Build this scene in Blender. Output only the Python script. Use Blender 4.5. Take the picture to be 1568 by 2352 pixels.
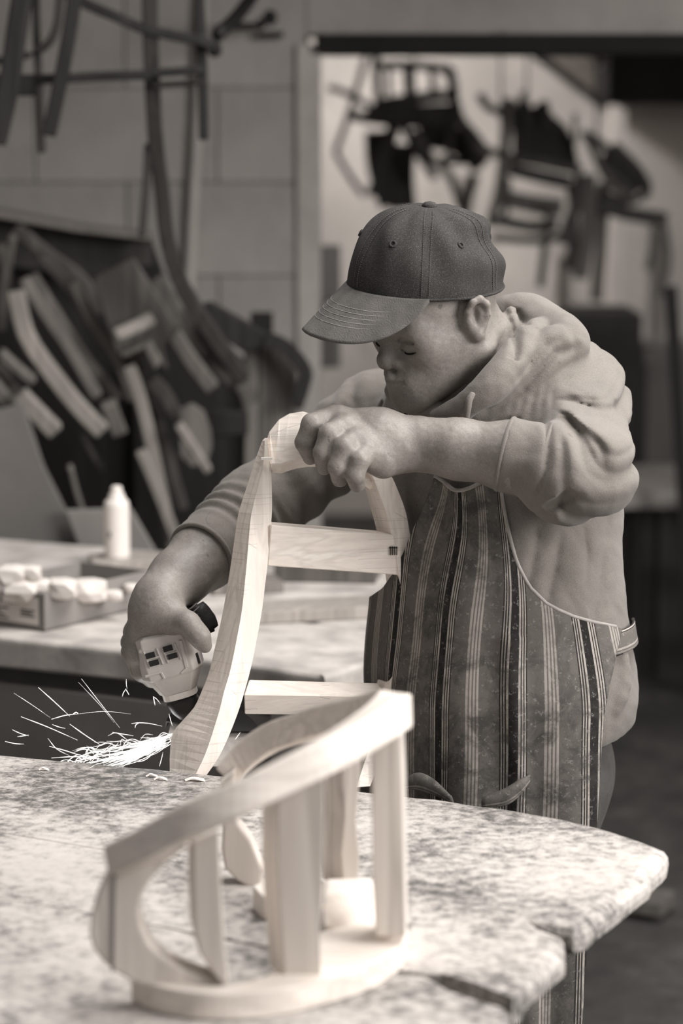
import bpy, bmesh, math, random
import numpy as np
from mathutils import Vector, Matrix, noise as mnoise

random.seed(7); np.random.seed(7)
for o in list(bpy.data.objects): bpy.data.objects.remove(o)
SC = bpy.context.scene
COL = SC.collection

# ------------------------------------------------------------------ camera
F_PX = 85.0 / 36.0 * 2352.0           # focal length in pixels of the 1568x2352 frame
CAM_Z = 1.65
PITCH = math.atan(876.0 / F_PX)       # horizon at row 300
cam_d = bpy.data.cameras.new('camera'); cam = bpy.data.objects.new('camera', cam_d); COL.objects.link(cam)
cam.location = (0, 0, CAM_Z); cam.rotation_euler = (math.pi / 2 - PITCH, 0, 0)
cam_d.sensor_fit = 'VERTICAL'; cam_d.sensor_height = 36.0; cam_d.sensor_width = 24.0; cam_d.lens = 85.0
cam_d.clip_start = 0.05; cam_d.clip_end = 60
cam_d.dof.use_dof = True; cam_d.dof.focus_distance = 3.03; cam_d.dof.aperture_fstop = 2.9
cam_d.dof.aperture_blades = 0
SC.camera = cam

# ------------------------------------------------------------------ light
W = bpy.data.worlds.new('workshop_air'); SC.world = W; W.use_nodes = True
W.node_tree.nodes['Background'].inputs[0].default_value = (1.0, 0.98, 0.96, 1)
W.node_tree.nodes['Background'].inputs[1].default_value = 0.30

def area_light(name, loc, target, sx, sy, power):
    l = bpy.data.lights.new(name, 'AREA'); l.shape = 'RECTANGLE'; l.size = sx; l.size_y = sy; l.energy = power
    l.color = (1.0, 0.985, 0.965)
    o = bpy.data.objects.new(name, l); COL.objects.link(o); o.location = loc
    o.rotation_euler = (Vector(target) - Vector(loc)).to_track_quat('-Z', 'Y').to_euler()
    return o
area_light('window_light', (3.2, 1.4, 2.4), (0.1, 2.9, 1.0), 2.0, 1.6, 165)      # big shop window to the right of the camera
area_light('skylight', (0.9, 3.0, 3.8), (0.2, 2.8, 0.9), 2.2, 1.5, 122)           # roof light above the bench
area_light('store_skylight', (0.55, 8.95, 2.6), (0.8, 10.4, 1.3), 1.5, 0.5, 150)     # roof light of the room behind
SC.view_settings.view_transform = 'Standard'; SC.view_settings.look = 'None'
SC.view_settings.exposure = 0.24; SC.view_settings.gamma = 1.0; SC.view_settings.use_curve_mapping = False

# ------------------------------------------------------------------ helpers
def P(px, py, Y):
    """point seen at pixel (px,py) of the 1568x2352 frame whose distance along +Y is Y"""
    dx = (px - 784.0) / F_PX; dz = (1176.0 - py) / F_PX
    c, s = math.cos(PITCH), math.sin(PITCH)
    d = np.array([dx, c + dz * s, -s + dz * c])
    t = Y / d[1]
    return np.array([d[0] * t, Y, CAM_Z + d[2] * t])
def T(px, py, z):
    a = P(px, py, 1.0); d = a - np.array([0, 0, CAM_Z]); t = (z - CAM_Z) / d[2]
    return np.array([d[0] * t, d[1] * t, z])
def lin(v): v = v / 255.0; return v / 12.92 if v <= 0.04045 else ((v + 0.055) / 1.055) ** 2.4
def S(v): return (lin(min(255, v * 1.03)), lin(v * 0.992), lin(v * 0.962), 1)
def nrm(v): v = np.asarray(v, float); return v / (np.linalg.norm(v) + 1e-12)

def tagit(o, label=None, cat=None, group=None, kind=None):
    if label: o['label'] = label
    if cat: o['category'] = cat
    if group: o['group'] = group
    if kind: o['kind'] = kind
    return o
def thing(name, label, cat, loc, group=None):
    o = bpy.data.objects.new(name, None); o.empty_display_size = 0.05; COL.objects.link(o)
    o.location = tuple(float(x) for x in loc); tagit(o, label, cat, group); return o
def wloc(o):
    v = Vector((0, 0, 0))
    while o is not None: v = v + o.location; o = o.parent
    return np.array(v)
def mesh_obj(name, verts, faces, mat, parent=None, smooth=False, bevel=0, seg=2, label=None, cat=None, kind=None, group=None, origin=None):
    verts = np.asarray(verts, dtype=np.float64)
    if parent is not None: off = wloc(parent)
    elif origin is not None: off = np.asarray(origin, float)
    else: off = np.zeros(3)
    me = bpy.data.meshes.new(name)
    me.from_pydata((verts - off).tolist(), [], [list(map(int, f)) for f in faces]); me.validate(); me.update()
    bm = bmesh.new(); bm.from_mesh(me); bmesh.ops.recalc_face_normals(bm, faces=bm.faces)
    if bevel:
        bmesh.ops.bevel(bm, geom=[e for e in bm.edges if e.calc_face_angle(0) > 0.5], offset=bevel, segments=seg, affect='EDGES', profile=0.6)
    bm.to_mesh(me); bm.free()
    me.materials.append(mat)
    if smooth:
        me.polygons.foreach_set('use_smooth', [True] * len(me.polygons))
    o = bpy.data.objects.new(name, me); COL.objects.link(o)
    if parent is not None: o.parent = parent
    elif origin is not None: o.location = tuple(float(x) for x in off)
    tagit(o, label, cat, group, kind); return o
def loft(rings, closed=True):
    n = len(rings[0]); V = [p for r in rings for p in r]; Fs = []
    for i in range(len(rings) - 1):
        for j in range(n if closed else n - 1):
            a = i * n + j; b = i * n + (j + 1) % n
            Fs.append((a, b, b + n, a + n))
    if closed:
        Fs.append(tuple(range(n))[::-1]); Fs.append(tuple(range((len(rings) - 1) * n, len(rings) * n)))
    return V, Fs
def frames(pts):
    pts = [np.asarray(p, float) for p in pts]; n = len(pts); tg = []
    for i in range(n):
        a = pts[max(0, i - 1)]; b = pts[min(n - 1, i + 1)]; tg.append(nrm(b - a))
    return pts, tg
def spline(pts, n):
    """catmull-rom resample"""
    pts = [np.asarray(p, float) for p in pts]
    if len(pts) == 2: return [pts[0] * (1 - t) + pts[1] * t for t in np.linspace(0, 1, n)]
    q = [2 * pts[0] - pts[1]] + pts + [2 * pts[-1] - pts[-2]]
    out = []; m = len(pts) - 1
    for t in np.linspace(0, m, n):
        i = min(int(t), m - 1); u = t - i; p0, p1, p2, p3 = q[i:i + 4]
        out.append(0.5 * ((2 * p1) + (p2 - p0) * u + (2 * p0 - 5 * p1 + 4 * p2 - p3) * u * u + (3 * p1 - p0 - 3 * p2 + p3) * u ** 3))
    return out
def tube(pts, r, seg=10, n=None):
    if n: pts = spline(pts, n)
    pts, tg = frames(pts); rings = []
    up = np.array([0, 0, 1.0]) if abs(tg[0][2]) < 0.9 else np.array([1.0, 0, 0])
    u = nrm(np.cross(up, tg[0]))
    for i, p in enumerate(pts):
        u = nrm(u - tg[i] * np.dot(u, tg[i])); v = np.cross(tg[i], u)
        rr = r[min(len(r) - 1, int(round(i * (len(r) - 1) / max(1, len(pts) - 1))))] if isinstance(r, (list, tuple)) else r
        rings.append([p + rr * (math.cos(a) * u + math.sin(a) * v) for a in np.linspace(0, 2 * math.pi, seg, endpoint=False)])
    return loft(rings)
def bar(pts, w, d, side, n=None):
    """rectangular section swept along pts: w across (side direction made perpendicular), d the other way"""
    if n: pts = spline(pts, n)
    pts, tg = frames(pts); rings = []
    for i, p in enumerate(pts):
        s = nrm(np.asarray(side, float) - tg[i] * np.dot(side, tg[i])); q = np.cross(tg[i], s)
        ww = w[0] + (w[1] - w[0]) * i / (len(pts) - 1) if isinstance(w, (list, tuple)) else w
        rings.append([p + s * ww / 2 * a + q * d / 2 * b for a, b in ((-1, -1), (1, -1), (1, 1), (-1, 1))])
    return loft(rings)
def box(c, sx, sy, sz, rz=0):
    c = np.asarray(c, float); cs, sn = math.cos(rz), math.sin(rz); V = []
    for z in (-sz / 2, sz / 2):
        for x, y in ((-sx / 2, -sy / 2), (sx / 2, -sy / 2), (sx / 2, sy / 2), (-sx / 2, sy / 2)):
            V.append(c + np.array([x * cs - y * sn, x * sn + y * cs, z]))
    return V, [(3, 2, 1, 0), (4, 5, 6, 7), (0, 1, 5, 4), (1, 2, 6, 5), (2, 3, 7, 6), (3, 0, 4, 7)]
def extrude(poly, vec):
    poly = [np.asarray(p, float) for p in poly]; n = len(poly); vec = np.asarray(vec, float)
    V = poly + [p + vec for p in poly]
    Fs = [tuple(range(n))[::-1], tuple(range(n, 2 * n))] + [(i, (i + 1) % n, n + (i + 1) % n, n + i) for i in range(n)]
    return V, Fs
def join(*vf):
    V = []; Fs = []
    for v, f in vf:
        o = len(V); V += list(v); Fs += [tuple(i + o for i in q) for q in f]
    return V, Fs
def lathe(c, prof, seg=24, axis=(0, 0, 1)):
    ax = nrm(axis); u = nrm(np.cross(ax, [1, 0, 0] if abs(ax[0]) < 0.9 else [0, 1, 0])); v = np.cross(ax, u); c = np.asarray(c, float)
    return loft([[c + ax * h + r * (math.cos(a) * u + math.sin(a) * v) for a in np.linspace(0, 2 * math.pi, seg, endpoint=False)] for r, h in prof])

# ------------------------------------------------------------------ materials
class NT:
    def __init__(s, name, rough=0.7):
        s.m = bpy.data.materials.new(name); s.m.use_nodes = True; s.t = s.m.node_tree; s.b = s.t.nodes['Principled BSDF']
        s.b.inputs['Roughness'].default_value = rough; s.b.inputs['Specular IOR Level'].default_value = 0.25
        s._c = {}
    def n(s, ty, **kw):
        x = s.t.nodes.new(ty)
        for k, v in kw.items(): setattr(x, k, v)
        return x
    def l(s, a, b): s.t.links.new(a, b)
    def coord(s, kind='Object', scale=(1, 1, 1), rot=(0, 0, 0)):
        c = s.n('ShaderNodeTexCoord'); mp = s.n('ShaderNodeMapping'); mp.inputs['Scale'].default_value = scale; mp.inputs['Rotation'].default_value = rot
        s.l(c.outputs[kind], mp.inputs['Vector']); return mp.outputs[0]
    def noise(s, vec, scale=5, detail=4, rough=0.55, dist=0):
        x = s.n('ShaderNodeTexNoise'); x.inputs['Scale'].default_value = scale; x.inputs['Detail'].default_value = detail
        x.inputs['Roughness'].default_value = rough; x.inputs['Distortion'].default_value = dist; s.l(vec, x.inputs['Vector']); return x.outputs['Fac']
    def ramp(s, fac, stops, interp='LINEAR'):
        r = s.n('ShaderNodeValToRGB'); cr = r.color_ramp; cr.interpolation = interp
        while len(cr.elements) > 1: cr.elements.remove(cr.elements[-1])
        cr.elements[0].position = stops[0][0]; cr.elements[0].color = S(stops[0][1])
        for p, v in stops[1:]:
            e = cr.elements.new(p); e.color = S(v)
        s.l(fac, r.inputs[0]); return r.outputs[0]
    def mix(s, a, b, fac, mode='MIX'):
        x = s.n('ShaderNodeMix', data_type='RGBA', blend_type=mode)
        if isinstance(fac, (int, float)): x.inputs[0].default_value = fac
        else: s.l(fac, x.inputs[0])
        for i, q in ((6, a), (7, b)):
            if isinstance(q, tuple): x.inputs[i].default_value = q
            else: s.l(q, x.inputs[i])
        return x.outputs[2]
    def math(s, op, a, b=None, clamp=False):
        x = s.n('ShaderNodeMath', operation=op); x.use_clamp = clamp
        for i, q in ((0, a), (1, b)):
            if q is None: continue
            if isinstance(q, (int, float)): x.inputs[i].default_value = q
            else: s.l(q, x.inputs[i])
        return x.outputs[0]
    def color(s, c):
        if isinstance(c, tuple): s.b.inputs['Base Color'].default_value = c
        else: s.l(c, s.b.inputs['Base Color'])
    def bump(s, h, strength=0.3, dist=0.002):
        x = s.n('ShaderNodeBump'); x.inputs['Strength'].default_value = strength; x.inputs['Distance'].default_value = dist
        s.l(h, x.inputs['Height']); s.l(x.outputs[0], s.b.inputs['Normal'])
def plain(name, v, rough=0.7, amt=12, scale=8, bump=0.15, bscale=60, metal=0):
    m = NT(name, rough); vec = m.coord()
    m.color(m.ramp(m.noise(vec, scale, 5), [(0.3, max(2, v - amt)), (0.7, min(254, v + amt))]))
    if bump: m.bump(m.noise(vec, bscale, 3), bump)
    m.b.inputs['Metallic'].default_value = metal
    return m.m
def wood(name, v, amt=14, axis='Z', fine=70.0, pencil=False, rough=0.6):
    m = NT(name, rough)
    sc = {'X': (0.05, 1, 1), 'Y': (1, 0.05, 1), 'Z': (1, 1, 0.05)}[axis]
    vec = m.coord('Object', sc)
    g1 = m.noise(vec, fine * 0.55, 3, 0.5, 0.6); g2 = m.noise(vec, fine * 4, 2, 0.6)
    c = m.ramp(g1, [(0.32, max(2, v - amt)), (0.5, v), (0.56, max(2, v - amt * 1.3)), (0.62, min(252, v + amt * 0.5))])
    c2 = m.ramp(g2, [(0.3, 228), (0.7, 255)])
    c = m.mix(c, c2, 0.45, 'MULTIPLY')
    if pencil:                                     # ruled pencil and saw marks left on the stock
        for scale, rot, w_ in ((26, (0.12, 0.05, 0.5), 0.022), (34, (1.35, 0.3, 0.1), 0.02), (80, (0.08, 0.02, 0), 0.05)):
            vv = m.coord('Object', (scale, scale, scale), rot)
            sx = m.n('ShaderNodeSeparateXYZ'); m.l(vv, sx.inputs[0])
            nn = m.noise(m.coord('Object'), 6, 2)
            f = m.math('LESS_THAN', m.math('FRACT', m.math('ADD', sx.outputs[2], m.math('MULTIPLY', nn, 0.12))), w_)
            f = m.math('MULTIPLY', f, m.math('GREATER_THAN', m.noise(m.coord('Object'), 14, 1), 0.5))
            c = m.mix(c, S(120), m.math('MULTIPLY', f, 0.26))
    m.color(c); m.bump(g2, 0.12, 0.001)
    return m.m

M = {}
M['pine'] = wood('pale_pine', 243, 12, 'Z', 60, True)
M['pine_x'] = wood('pale_pine_crossways', 245, 12, 'X', 60, True)
M['pine_front'] = wood('pale_pine_sanded', 212, 16, 'Z', 34)
M['pine_hoop'] = wood('pale_pine_hoop', 220, 12, 'X', 34)
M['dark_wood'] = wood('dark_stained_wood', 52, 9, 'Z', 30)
M['black_wood'] = wood('black_and_shade_wood', 34, 7, 'Z', 30)  # dark chairs and blocks; on the rack it paints in the shade
M['mid_wood'] = wood('weathered_wood', 122, 14, 'Z', 30)
M['grey_wood'] = wood('grey_wood', 98, 12, 'Z', 30)
M['light_wood'] = wood('light_wood', 156, 14, 'Z', 30)
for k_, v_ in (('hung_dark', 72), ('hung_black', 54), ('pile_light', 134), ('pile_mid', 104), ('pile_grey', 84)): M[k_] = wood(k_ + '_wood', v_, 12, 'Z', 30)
def bench_mat():
    m = NT('paint_spattered_bench', 0.75); v = m.coord('Object'); vs = m.coord('Object', (1, 1.25, 1), (0, 0, 0.4))
    a = m.noise(vs, 62, 6, 0.74, 0.1); b = m.noise(v, 4.2, 3); c = m.noise(vs, 320, 3, 0.7)
    f = m.math('ADD', m.math('MULTIPLY', a, 0.55), m.math('ADD', m.math('MULTIPLY', b, 0.42), m.math('MULTIPLY', c, 0.14)))
    col = m.ramp(f, [(0.42, 72), (0.475, 102), (0.52, 140), (0.57, 170), (0.63, 186), (0.78, 196)])
    m.color(col); m.bump(m.math('ADD', a, m.math('MULTIPLY', c, 0.5)), 0.5, 0.003); return m.m
M['bench'] = bench_mat()
def floor_mat():
    m = NT('worn_concrete_floor', 0.85); v = m.coord('Object', (1, 1, 1)); a = m.noise(v, 3.2, 6, 0.65); b = m.noise(v, 14, 5, 0.7)
    f = m.math('ADD', m.math('MULTIPLY', a, 0.6), m.math('MULTIPLY', b, 0.4))
    m.color(m.ramp(f, [(0.35, 46), (0.5, 62), (0.62, 80), (0.72, 104)])); m.bump(b, 0.3, 0.01); return m.m
M['floor'] = floor_mat()
def wall_mat(name, v):
    m = NT(name, 0.9); c = m.coord('Object'); a = m.noise(c, 2.2, 6, 0.62); b = m.noise(c, 18, 4, 0.6)
    d = m.noise(c, 5.5, 3, 0.5)
    col = m.ramp(a, [(0.3, v - 20), (0.55, v), (0.7, v + 10)])
    col = m.mix(col, S(v - 55), m.math('MULTIPLY', m.math('GREATER_THAN', d, 0.66), 0.35))
    m.color(col); m.bump(b, 0.35, 0.01); return m.m
M['wall'] = wall_mat('painted_block_wall', 146)
M['wall_far'] = wall_mat('painted_far_wall', 190)
M['joint'] = plain('mortar_joint', 138, 0.95, 14)
# ------------------------------------------------------------------ room shell
def slab(name, x0, x1, y0, y1, z0, z1, mat, **kw):
    return mesh_obj(name, *box(((x0 + x1) / 2, (y0 + y1) / 2, (z0 + z1) / 2), x1 - x0, y1 - y0, z1 - z0), mat, **kw)
slab('floor', -4, 5, -1.0, 12.5, -0.1, 0, M['floor'], kind='structure', label='dark worn concrete workshop floor')
WY = 5.9                                        # front face of the wall with the doorway
JX = P(735, 300, WY)[0]
HZ = P(1000, 122, WY)[2]                        # underside of the doorway head
# the block wall: mortar core with every block a child of its own
wall = slab('wall_back', -4, JX - 0.03, WY + 0.012, WY + 0.25, 0, 3.2, M['joint'], kind='structure', label='painted concrete block wall left of the wide doorway')
CH = P(600, 420, WY)[2] - P(600, 635, WY)[2]; z_ref = P(600, 420, WY)[2]
bl_me = {}
def block(x0, x1, z0, z1, parent):
    k = (round(x1 - x0, 3), round(z1 - z0, 3)); g = 0.002
    if k not in bl_me:
        V, Fs = box((0, 0, 0), k[0] - g, 0.05, k[1] - g)
        o = mesh_obj('block', V, Fs, M['wall'], bevel=0.004, seg=1); bl_me[k] = o.data; bpy.data.objects.remove(o)
    o = bpy.data.objects.new('block', bl_me[k]); COL.objects.link(o); o.parent = parent
    o.location = ((x0 + x1) / 2, WY + 0.025 + random.uniform(-0.002, 0.002), (z0 + z1) / 2)
z = z_ref - 5 * CH; row = 0
while z < 2.75:
    x = JX - 0.03; first = 0.22 if row % 2 else 0.44
    while x > -1.75:
        w_ = first; first = 0.44
        block(x - w_, x, z, z + CH, wall); x -= w_
    z += CH; row += 1
slab('trim_1', JX - 0.055, JX + 0.0, WY - 0.012, WY + 0.262, 0, HZ + 0.02, plain('jamb_plaster', 158, 0.85, 10), kind='structure', label='pale plastered edge of the doorway')
slab('wall_head', JX - 0.03, 5, WY, WY + 0.25, HZ + 0.045, 3.2, M['wall'], kind='structure', label='painted wall above the doorway')
slab('trim_2', JX - 0.01, 5, WY - 0.03, WY + 0.25, HZ, HZ + 0.045, plain('dark_lintel', 22, 0.8, 5), kind='structure', label='dark steel lintel over the doorway')
# vertical pipe-like plaster rib on the wall
V, Fs = tube([P(468, -60, WY - 0.015), P(452, 300, WY - 0.015), P(438, 560, WY - 0.015), P(425, 900, WY - 0.015)], 0.014, 10, 8)
mesh_obj('trim_3', V, Fs, plain('pale_rib', 158, 0.8, 8), kind='structure', smooth=True, label='pale vertical plaster rib on the block wall')
# room behind
BY = 10.4
slab('wall_far', -1.5, 6, BY, BY + 0.2, 0, 3.4, M['wall_far'], kind='structure', label='pale far wall of the room behind')
slab('wall_store_left', JX - 0.35, JX - 0.2, WY + 0.25, BY, 0, 3.4, M['wall_far'], kind='structure', label='side wall of the room behind')
# sloping ceiling of the far room, seen through the doorway at the upper right
c0 = P(1215, 118, 10.3); c1 = P(1375, 245, 10.3)
poly = [c0 + [-1.2, 0, 1.0], c0, c1, c1 + [3.5, 0, -0.1], c1 + [3.5, 0, 2.0], c0 + [-1.2, 0, 2.0]]
V, Fs = extrude([p + np.array([0, -1.6, 0]) for p in poly], (0, 1.65, 0))
mesh_obj('ceiling', V, Fs, plain('dark_ceiling_board', 150, 0.9, 10), kind='structure', label='sloping dark ceiling of the room behind')
V, Fs = bar([P(1225, 122, 8.6), P(1385, 242, 8.6)], 0.03, 0.03, (0, 1, 0)); mesh_obj('trim_4', V, Fs, M['mid_wood'], kind='structure', label='diagonal roof batten')
a = P(1400, 120, 8.5); b = P(1640, 238, 8.5)
slab('trim_5', a[0], b[0], 8.5, 9.0, b[2], a[2] + 0.3, plain('dark_bulkhead', 34, 0.9, 5), kind='structure', label='dark boxed bulkhead under the ceiling')
a = P(1398, 700, 9.6); b = P(1438, 230, 9.6)
slab('trim_6', a[0], b[0], 9.6, 9.75, 0, b[2], plain('pale_post', 205, 0.8, 8), kind='structure', label='pale post against the far wall')
slab('ceiling_shade', -3.7, 4.6, 4.6, WY, 2.3, 2.4, plain('ceiling_shade_board', 90, 0.9, 8), kind='structure', label='unseen ceiling slab added to shade the top of the back wall')  # out-of-view slab, put in to darken the top of the block wall
# right-hand side of the shop
slab('wall_right', 4.6, 4.8, -1, 12.5, 0, 3.2, M['wall'], kind='structure', label='right wall of the workshop')
slab('wall_left', -3.9, -3.7, -1, 12.5, 0, 3.2, M['wall'], kind='structure', label='left wall of the workshop')

# ------------------------------------------------------------------ near workbench
TZ = 0.85
def plank_obj(name, pix, parent, z=TZ, th=0.030, jit=0.0028, mat=None, bev=0.011, sub=0.02, label=None, tight=None):
    pts = [T(a, b, z) if len(p_) == 2 else np.asarray(p_, float) for p_ in pix for a, b in [(p_[0], p_[1])]]
    out = []
    n = len(pts)
    for i in range(n):
        a = pts[i]; b = pts[(i + 1) % n]; k = max(1, int(np.linalg.norm(b - a) / sub)) if np.linalg.norm(b - a) < 1.0 else 12
        for j in range(k): out.append(a + (b - a) * j / k)
    res = []
    for p in out:
        q = mnoise.noise_vector(Vector(p * 22)) ; res.append(p + np.array([q[0], q[1], 0]) * jit * 2)
    # rings from the top face down: rounded worn arris
    N = len(res); wind = 1.0 if sum(res[i][0] * res[(i + 1) % N][1] - res[(i + 1) % N][0] * res[i][1] for i in range(N)) > 0 else -1.0; bf = np.ones(len(res))
    if tight is not None:                      # closed joint: almost no worn arris along it
      for t0, td in tight:
        for i in range(N):
            v_ = res[i] - t0; s_ = float(np.dot(v_, td)); d_ = np.linalg.norm(v_ - td * s_)
            if s_ > -0.01 and d_ < 0.02: bf[i] = 0.08
    def inset(d):
        o_ = []
        for i in range(N):
            t = nrm(res[(i + 1) % N] - res[i - 1]); nn = np.array([-t[1], t[0], 0])
            nn = nn * wind
            o_.append(res[i] + nn * d * bf[i])
        return o_
    prof = [(bev * 1.6, 0), (bev * 0.55, -bev * 0.28), (bev * 0.1, -bev * 0.9), (0, -bev * 1.6), (0.001, -th + 0.004), (0.005, -th)]
    rings = []
    for d, dz in prof:
        rings.append([p + np.array([0, 0, dz * (bf[i_] if dz > -bev * 1.7 else 1) + (mnoise.noise(Vector(p * 30)) * jit if dz < -bev else 0)]) for i_, p in enumerate(inset(d))])
    V, Fs = loft(rings[::-1])
    return mesh_obj(name, V, Fs, mat or M['bench'], parent, smooth=False, label=label)
K = T(1528, 1952, TZ); Lp = T(0, 1728, TZ); e1 = nrm(Lp - K); e2 = np.array([-e1[1], e1[0], 0.0]); e2 = e2 if e2[1] < 0 else -e2
bench = thing('workbench', 'broad workbench with paint-spattered plank top in the foreground', 'workbench', (K[0] - 0.6, K[1] - 0.3, 0))
def far(p, s): return p + e1 * s
n1 = T(1312, 2128, TZ); n2 = T(1172, 2292, TZ); n1b = T(1296, 2140, TZ); n2b = T(1140, 2305, TZ)
FE = [(0, 1728), (200, 1746), (400, 1764), (620, 1786), (850, 1812), (1000, 1829), (1150, 1849), (1250, 1866), (1380, 1893), (1470, 1924), (1534, 1950)]
RE1 = [(1536, 1964), (1490, 2012), (1440, 2052), (1395, 2090), (1350, 2122), (1318, 2132)]
c0 = T(975, 2238, TZ); g = e2 * 0.0012; j1 = n1 + e1 * 0.05
pl1 = [tuple(far(T(0, 1728, TZ), 1.1))] + FE + RE1 + [tuple(j1), tuple(n1 + e1 * 0.5), tuple(n1 + e1 * 1.9)]
plank_obj('plank', pl1, bench, tight=[(j1, e1)])
pl2 = [tuple(n1 + e1 * 1.9 + g), tuple(n1 + e1 * 0.5 + g), tuple(j1 + g), (1298, 2148), (1295, 2180), (1240, 2235), (1200, 2278), (1182, 2290), (1150, 2280), (1080, 2256), (1020, 2238), (975, 2236), tuple(c0 + e1 * 0.4), tuple(c0 + e1 * 1.9)]
cd_ = nrm(T(1178, 2292, TZ) - T(975, 2236, TZ)); cd3 = nrm(T(1150, 2312, TZ) - T(972, 2243, TZ))
plank_obj('plank', pl2, bench, tight=[(j1, e1), (c0, e1), (T(975, 2236, TZ), cd_)])
pl3 = [tuple(c0 + e1 * 1.9 + g), tuple(c0 + e1 * 0.4 + g), (972, 2243), (1030, 2274), (1100, 2298), (1150, 2312), (1168, 2330), (1140, 2372), (1080, 2440), tuple(T(1080, 2440, TZ) + e2 * 0.12), tuple(T(1080, 2440, TZ) + e2 * 0.12 + e1 * 1.9)]
plank_obj('plank', pl3, bench, tight=[(c0, e1), (T(972, 2243, TZ), cd3)])
# under-structure
for s_, d_ in ((0.35, 0.12), (0.35, 0.75), (1.75, 0.12), (1.75, 0.75)):
    p = K + e1 * s_ + e2 * d_
    mesh_obj('leg', *box((p[0], p[1], (TZ - 0.045) / 2), 0.09, 0.09, TZ - 0.045, math.atan2(e1[1], e1[0])), M['grey_wood'], bench, bevel=0.004)
for d_ in (0.12, 0.75):
    V, Fs = bar([K + e1 * 0.3 + e2 * d_ + [0, 0, -0.09], K + e1 * 1.8 + e2 * d_ + [0, 0, -0.09]], 0.045, 0.09, e2); mesh_obj('apron_rail', V, Fs, M['grey_wood'], bench)

# ------------------------------------------------------------------ second bench behind
RB = 0.85
rb = thing('workbench', 'second bench behind with a cardboard box and spray can on its boards', 'workbench', T(300, 1480, 0.0) * 0 + np.array([-0.5, 4.1, 0]))
q0 = T(0, 1462, RB); q1 = T(470, 1512, RB); q2 = T(745, 1552, RB); q3 = T(850, 1518, RB)
f1 = nrm(q0 - q1); f2 = np.array([f1[1], -f1[0], 0]); f2 = f2 if f2[1] > 0 else -f2
m_rb = plain('dusty_bench_boards', 172, 0.8, 26, 14, 0.3, 80)
def rbp(pts, **kw): return plank_obj('plank', [tuple(p) for p in pts], rb, z=RB, th=0.05, mat=m_rb, bev=0.006, sub=0.05, **kw)
k0 = q0 + f1 * 0.9; k1 = T(300, 1497, RB); cut = 0.33
rbp([k0, q0, q1, q1 + f2 * 0.005 + (q2 - q1) * 0.25, q2 + (q1 - q2) * 0.05, q2, q3, q3 + f2 * 0.2, q3 + f2 * 0.24 + f1 * 0.4, k0 + f2 * cut])
rbp([k0 + f2 * (cut + 0.006), q3 + f2 * 0.246 + f1 * 0.4, q3 + f2 * 0.21, q3 + f2 * 0.74, k0 + f2 * 0.78])
# light skirt board under the right end, seen between the chair stiles
V, Fs = bar([q2 + [0.02, 0.03, -0.075], q3 + [0.02, 0.03, -0.075]], 0.02, 0.04, (0, 1, 0)); mesh_obj('apron_rail', V, Fs, M['light_wood'], rb)
V, Fs = bar([k0 + f2 * 0.04 + [0, 0, -0.45], q2 + f2 * 0.04 + [-0.02, 0, -0.45]], 0.02, 0.74, f2); mesh_obj('front_panel', V, Fs, plain('dark_bench_front', 118, 0.85, 8), rb)
for p in (k0 + f2 * 0.1, q2 + f2 * 0.09 - np.array([0.08, 0, 0]), k0 + f2 * 0.85, q3 + f2 * 0.8):
    mesh_obj('leg', *box((p[0], p[1], 0.4), 0.08, 0.08, 0.8), M['grey_wood'], rb)
# ------------------------------------------------------------------ chair-back frame being ground
fr = thing('unfinished_chair', 'unfinished pale pine chair back frame standing on bench, held by the man', 'chair frame', T(430, 1790, TZ))
# left stile: (A = back-left arris, B = front-left arris, C = front-right arris), pixels, and depth of the front face
LS = [  # yA  xA   yB  xB   yC  xC   Y
    (1012, 602, 1012, 608, 1006, 614, 3.035), (1040, 592, 1042, 607, 1050, 618, 3.032), (1075, 580, 1075, 603, 1080, 622, 3.03),
    (1120, 566, 1120, 592, 1120, 624, 3.025), (1180, 547, 1180, 577, 1180, 624, 3.02), (1240, 538, 1240, 571, 1240, 619, 3.015),
    (1289, 531, 1289, 567, 1289, 615, 3.01), (1340, 523, 1340, 562, 1340, 609, 3.005), (1398, 513, 1398, 556, 1398, 602, 3.0),
    (1450, 502, 1450, 547, 1450, 593, 2.995), (1506, 489, 1506, 536, 1506, 582, 2.99), (1550, 478, 1550, 526, 1550, 572, 2.985),
    (1590, 462, 1590, 514, 1590, 561, 2.98), (1624, 446, 1628, 505, 1629, 549, 2.977), (1653, 421, 1664, 494, 1664, 536, 2.975),
    (1683, 397, 1702, 482, 1705, 519, 2.972), (1730, 390, 1740, 468, 1746, 498, 2.97), (1789, 390, 1791, 443, 1789, 468, 2.968)]
def stile(rows, dback, parent):
    rings = []; rr = np.array(rows, float); k_ = np.linspace(0, len(rows) - 1, 44)
    i0 = np.arange(len(rows)); cols = []
    for c_ in range(7):
        cols.append([float(v[0]) for v in spline([np.array([v, 0.0, 0.0]) for v in rr[:, c_]], 44)])
    for ya, xa, yb, xb, yc, xc, Y in zip(*cols):
        A = P(xa, ya, Y + dback); B = P(xb, yb, Y); C = P(xc, yc, Y + min(0.015, (xc - xb) * 0.00032)); rings.append([B, C, C + (A - B), A])
    V, Fs = loft(rings); return mesh_obj('stile', V, Fs, M['pine'], parent)
stile(LS, 0.042, fr)
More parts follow.
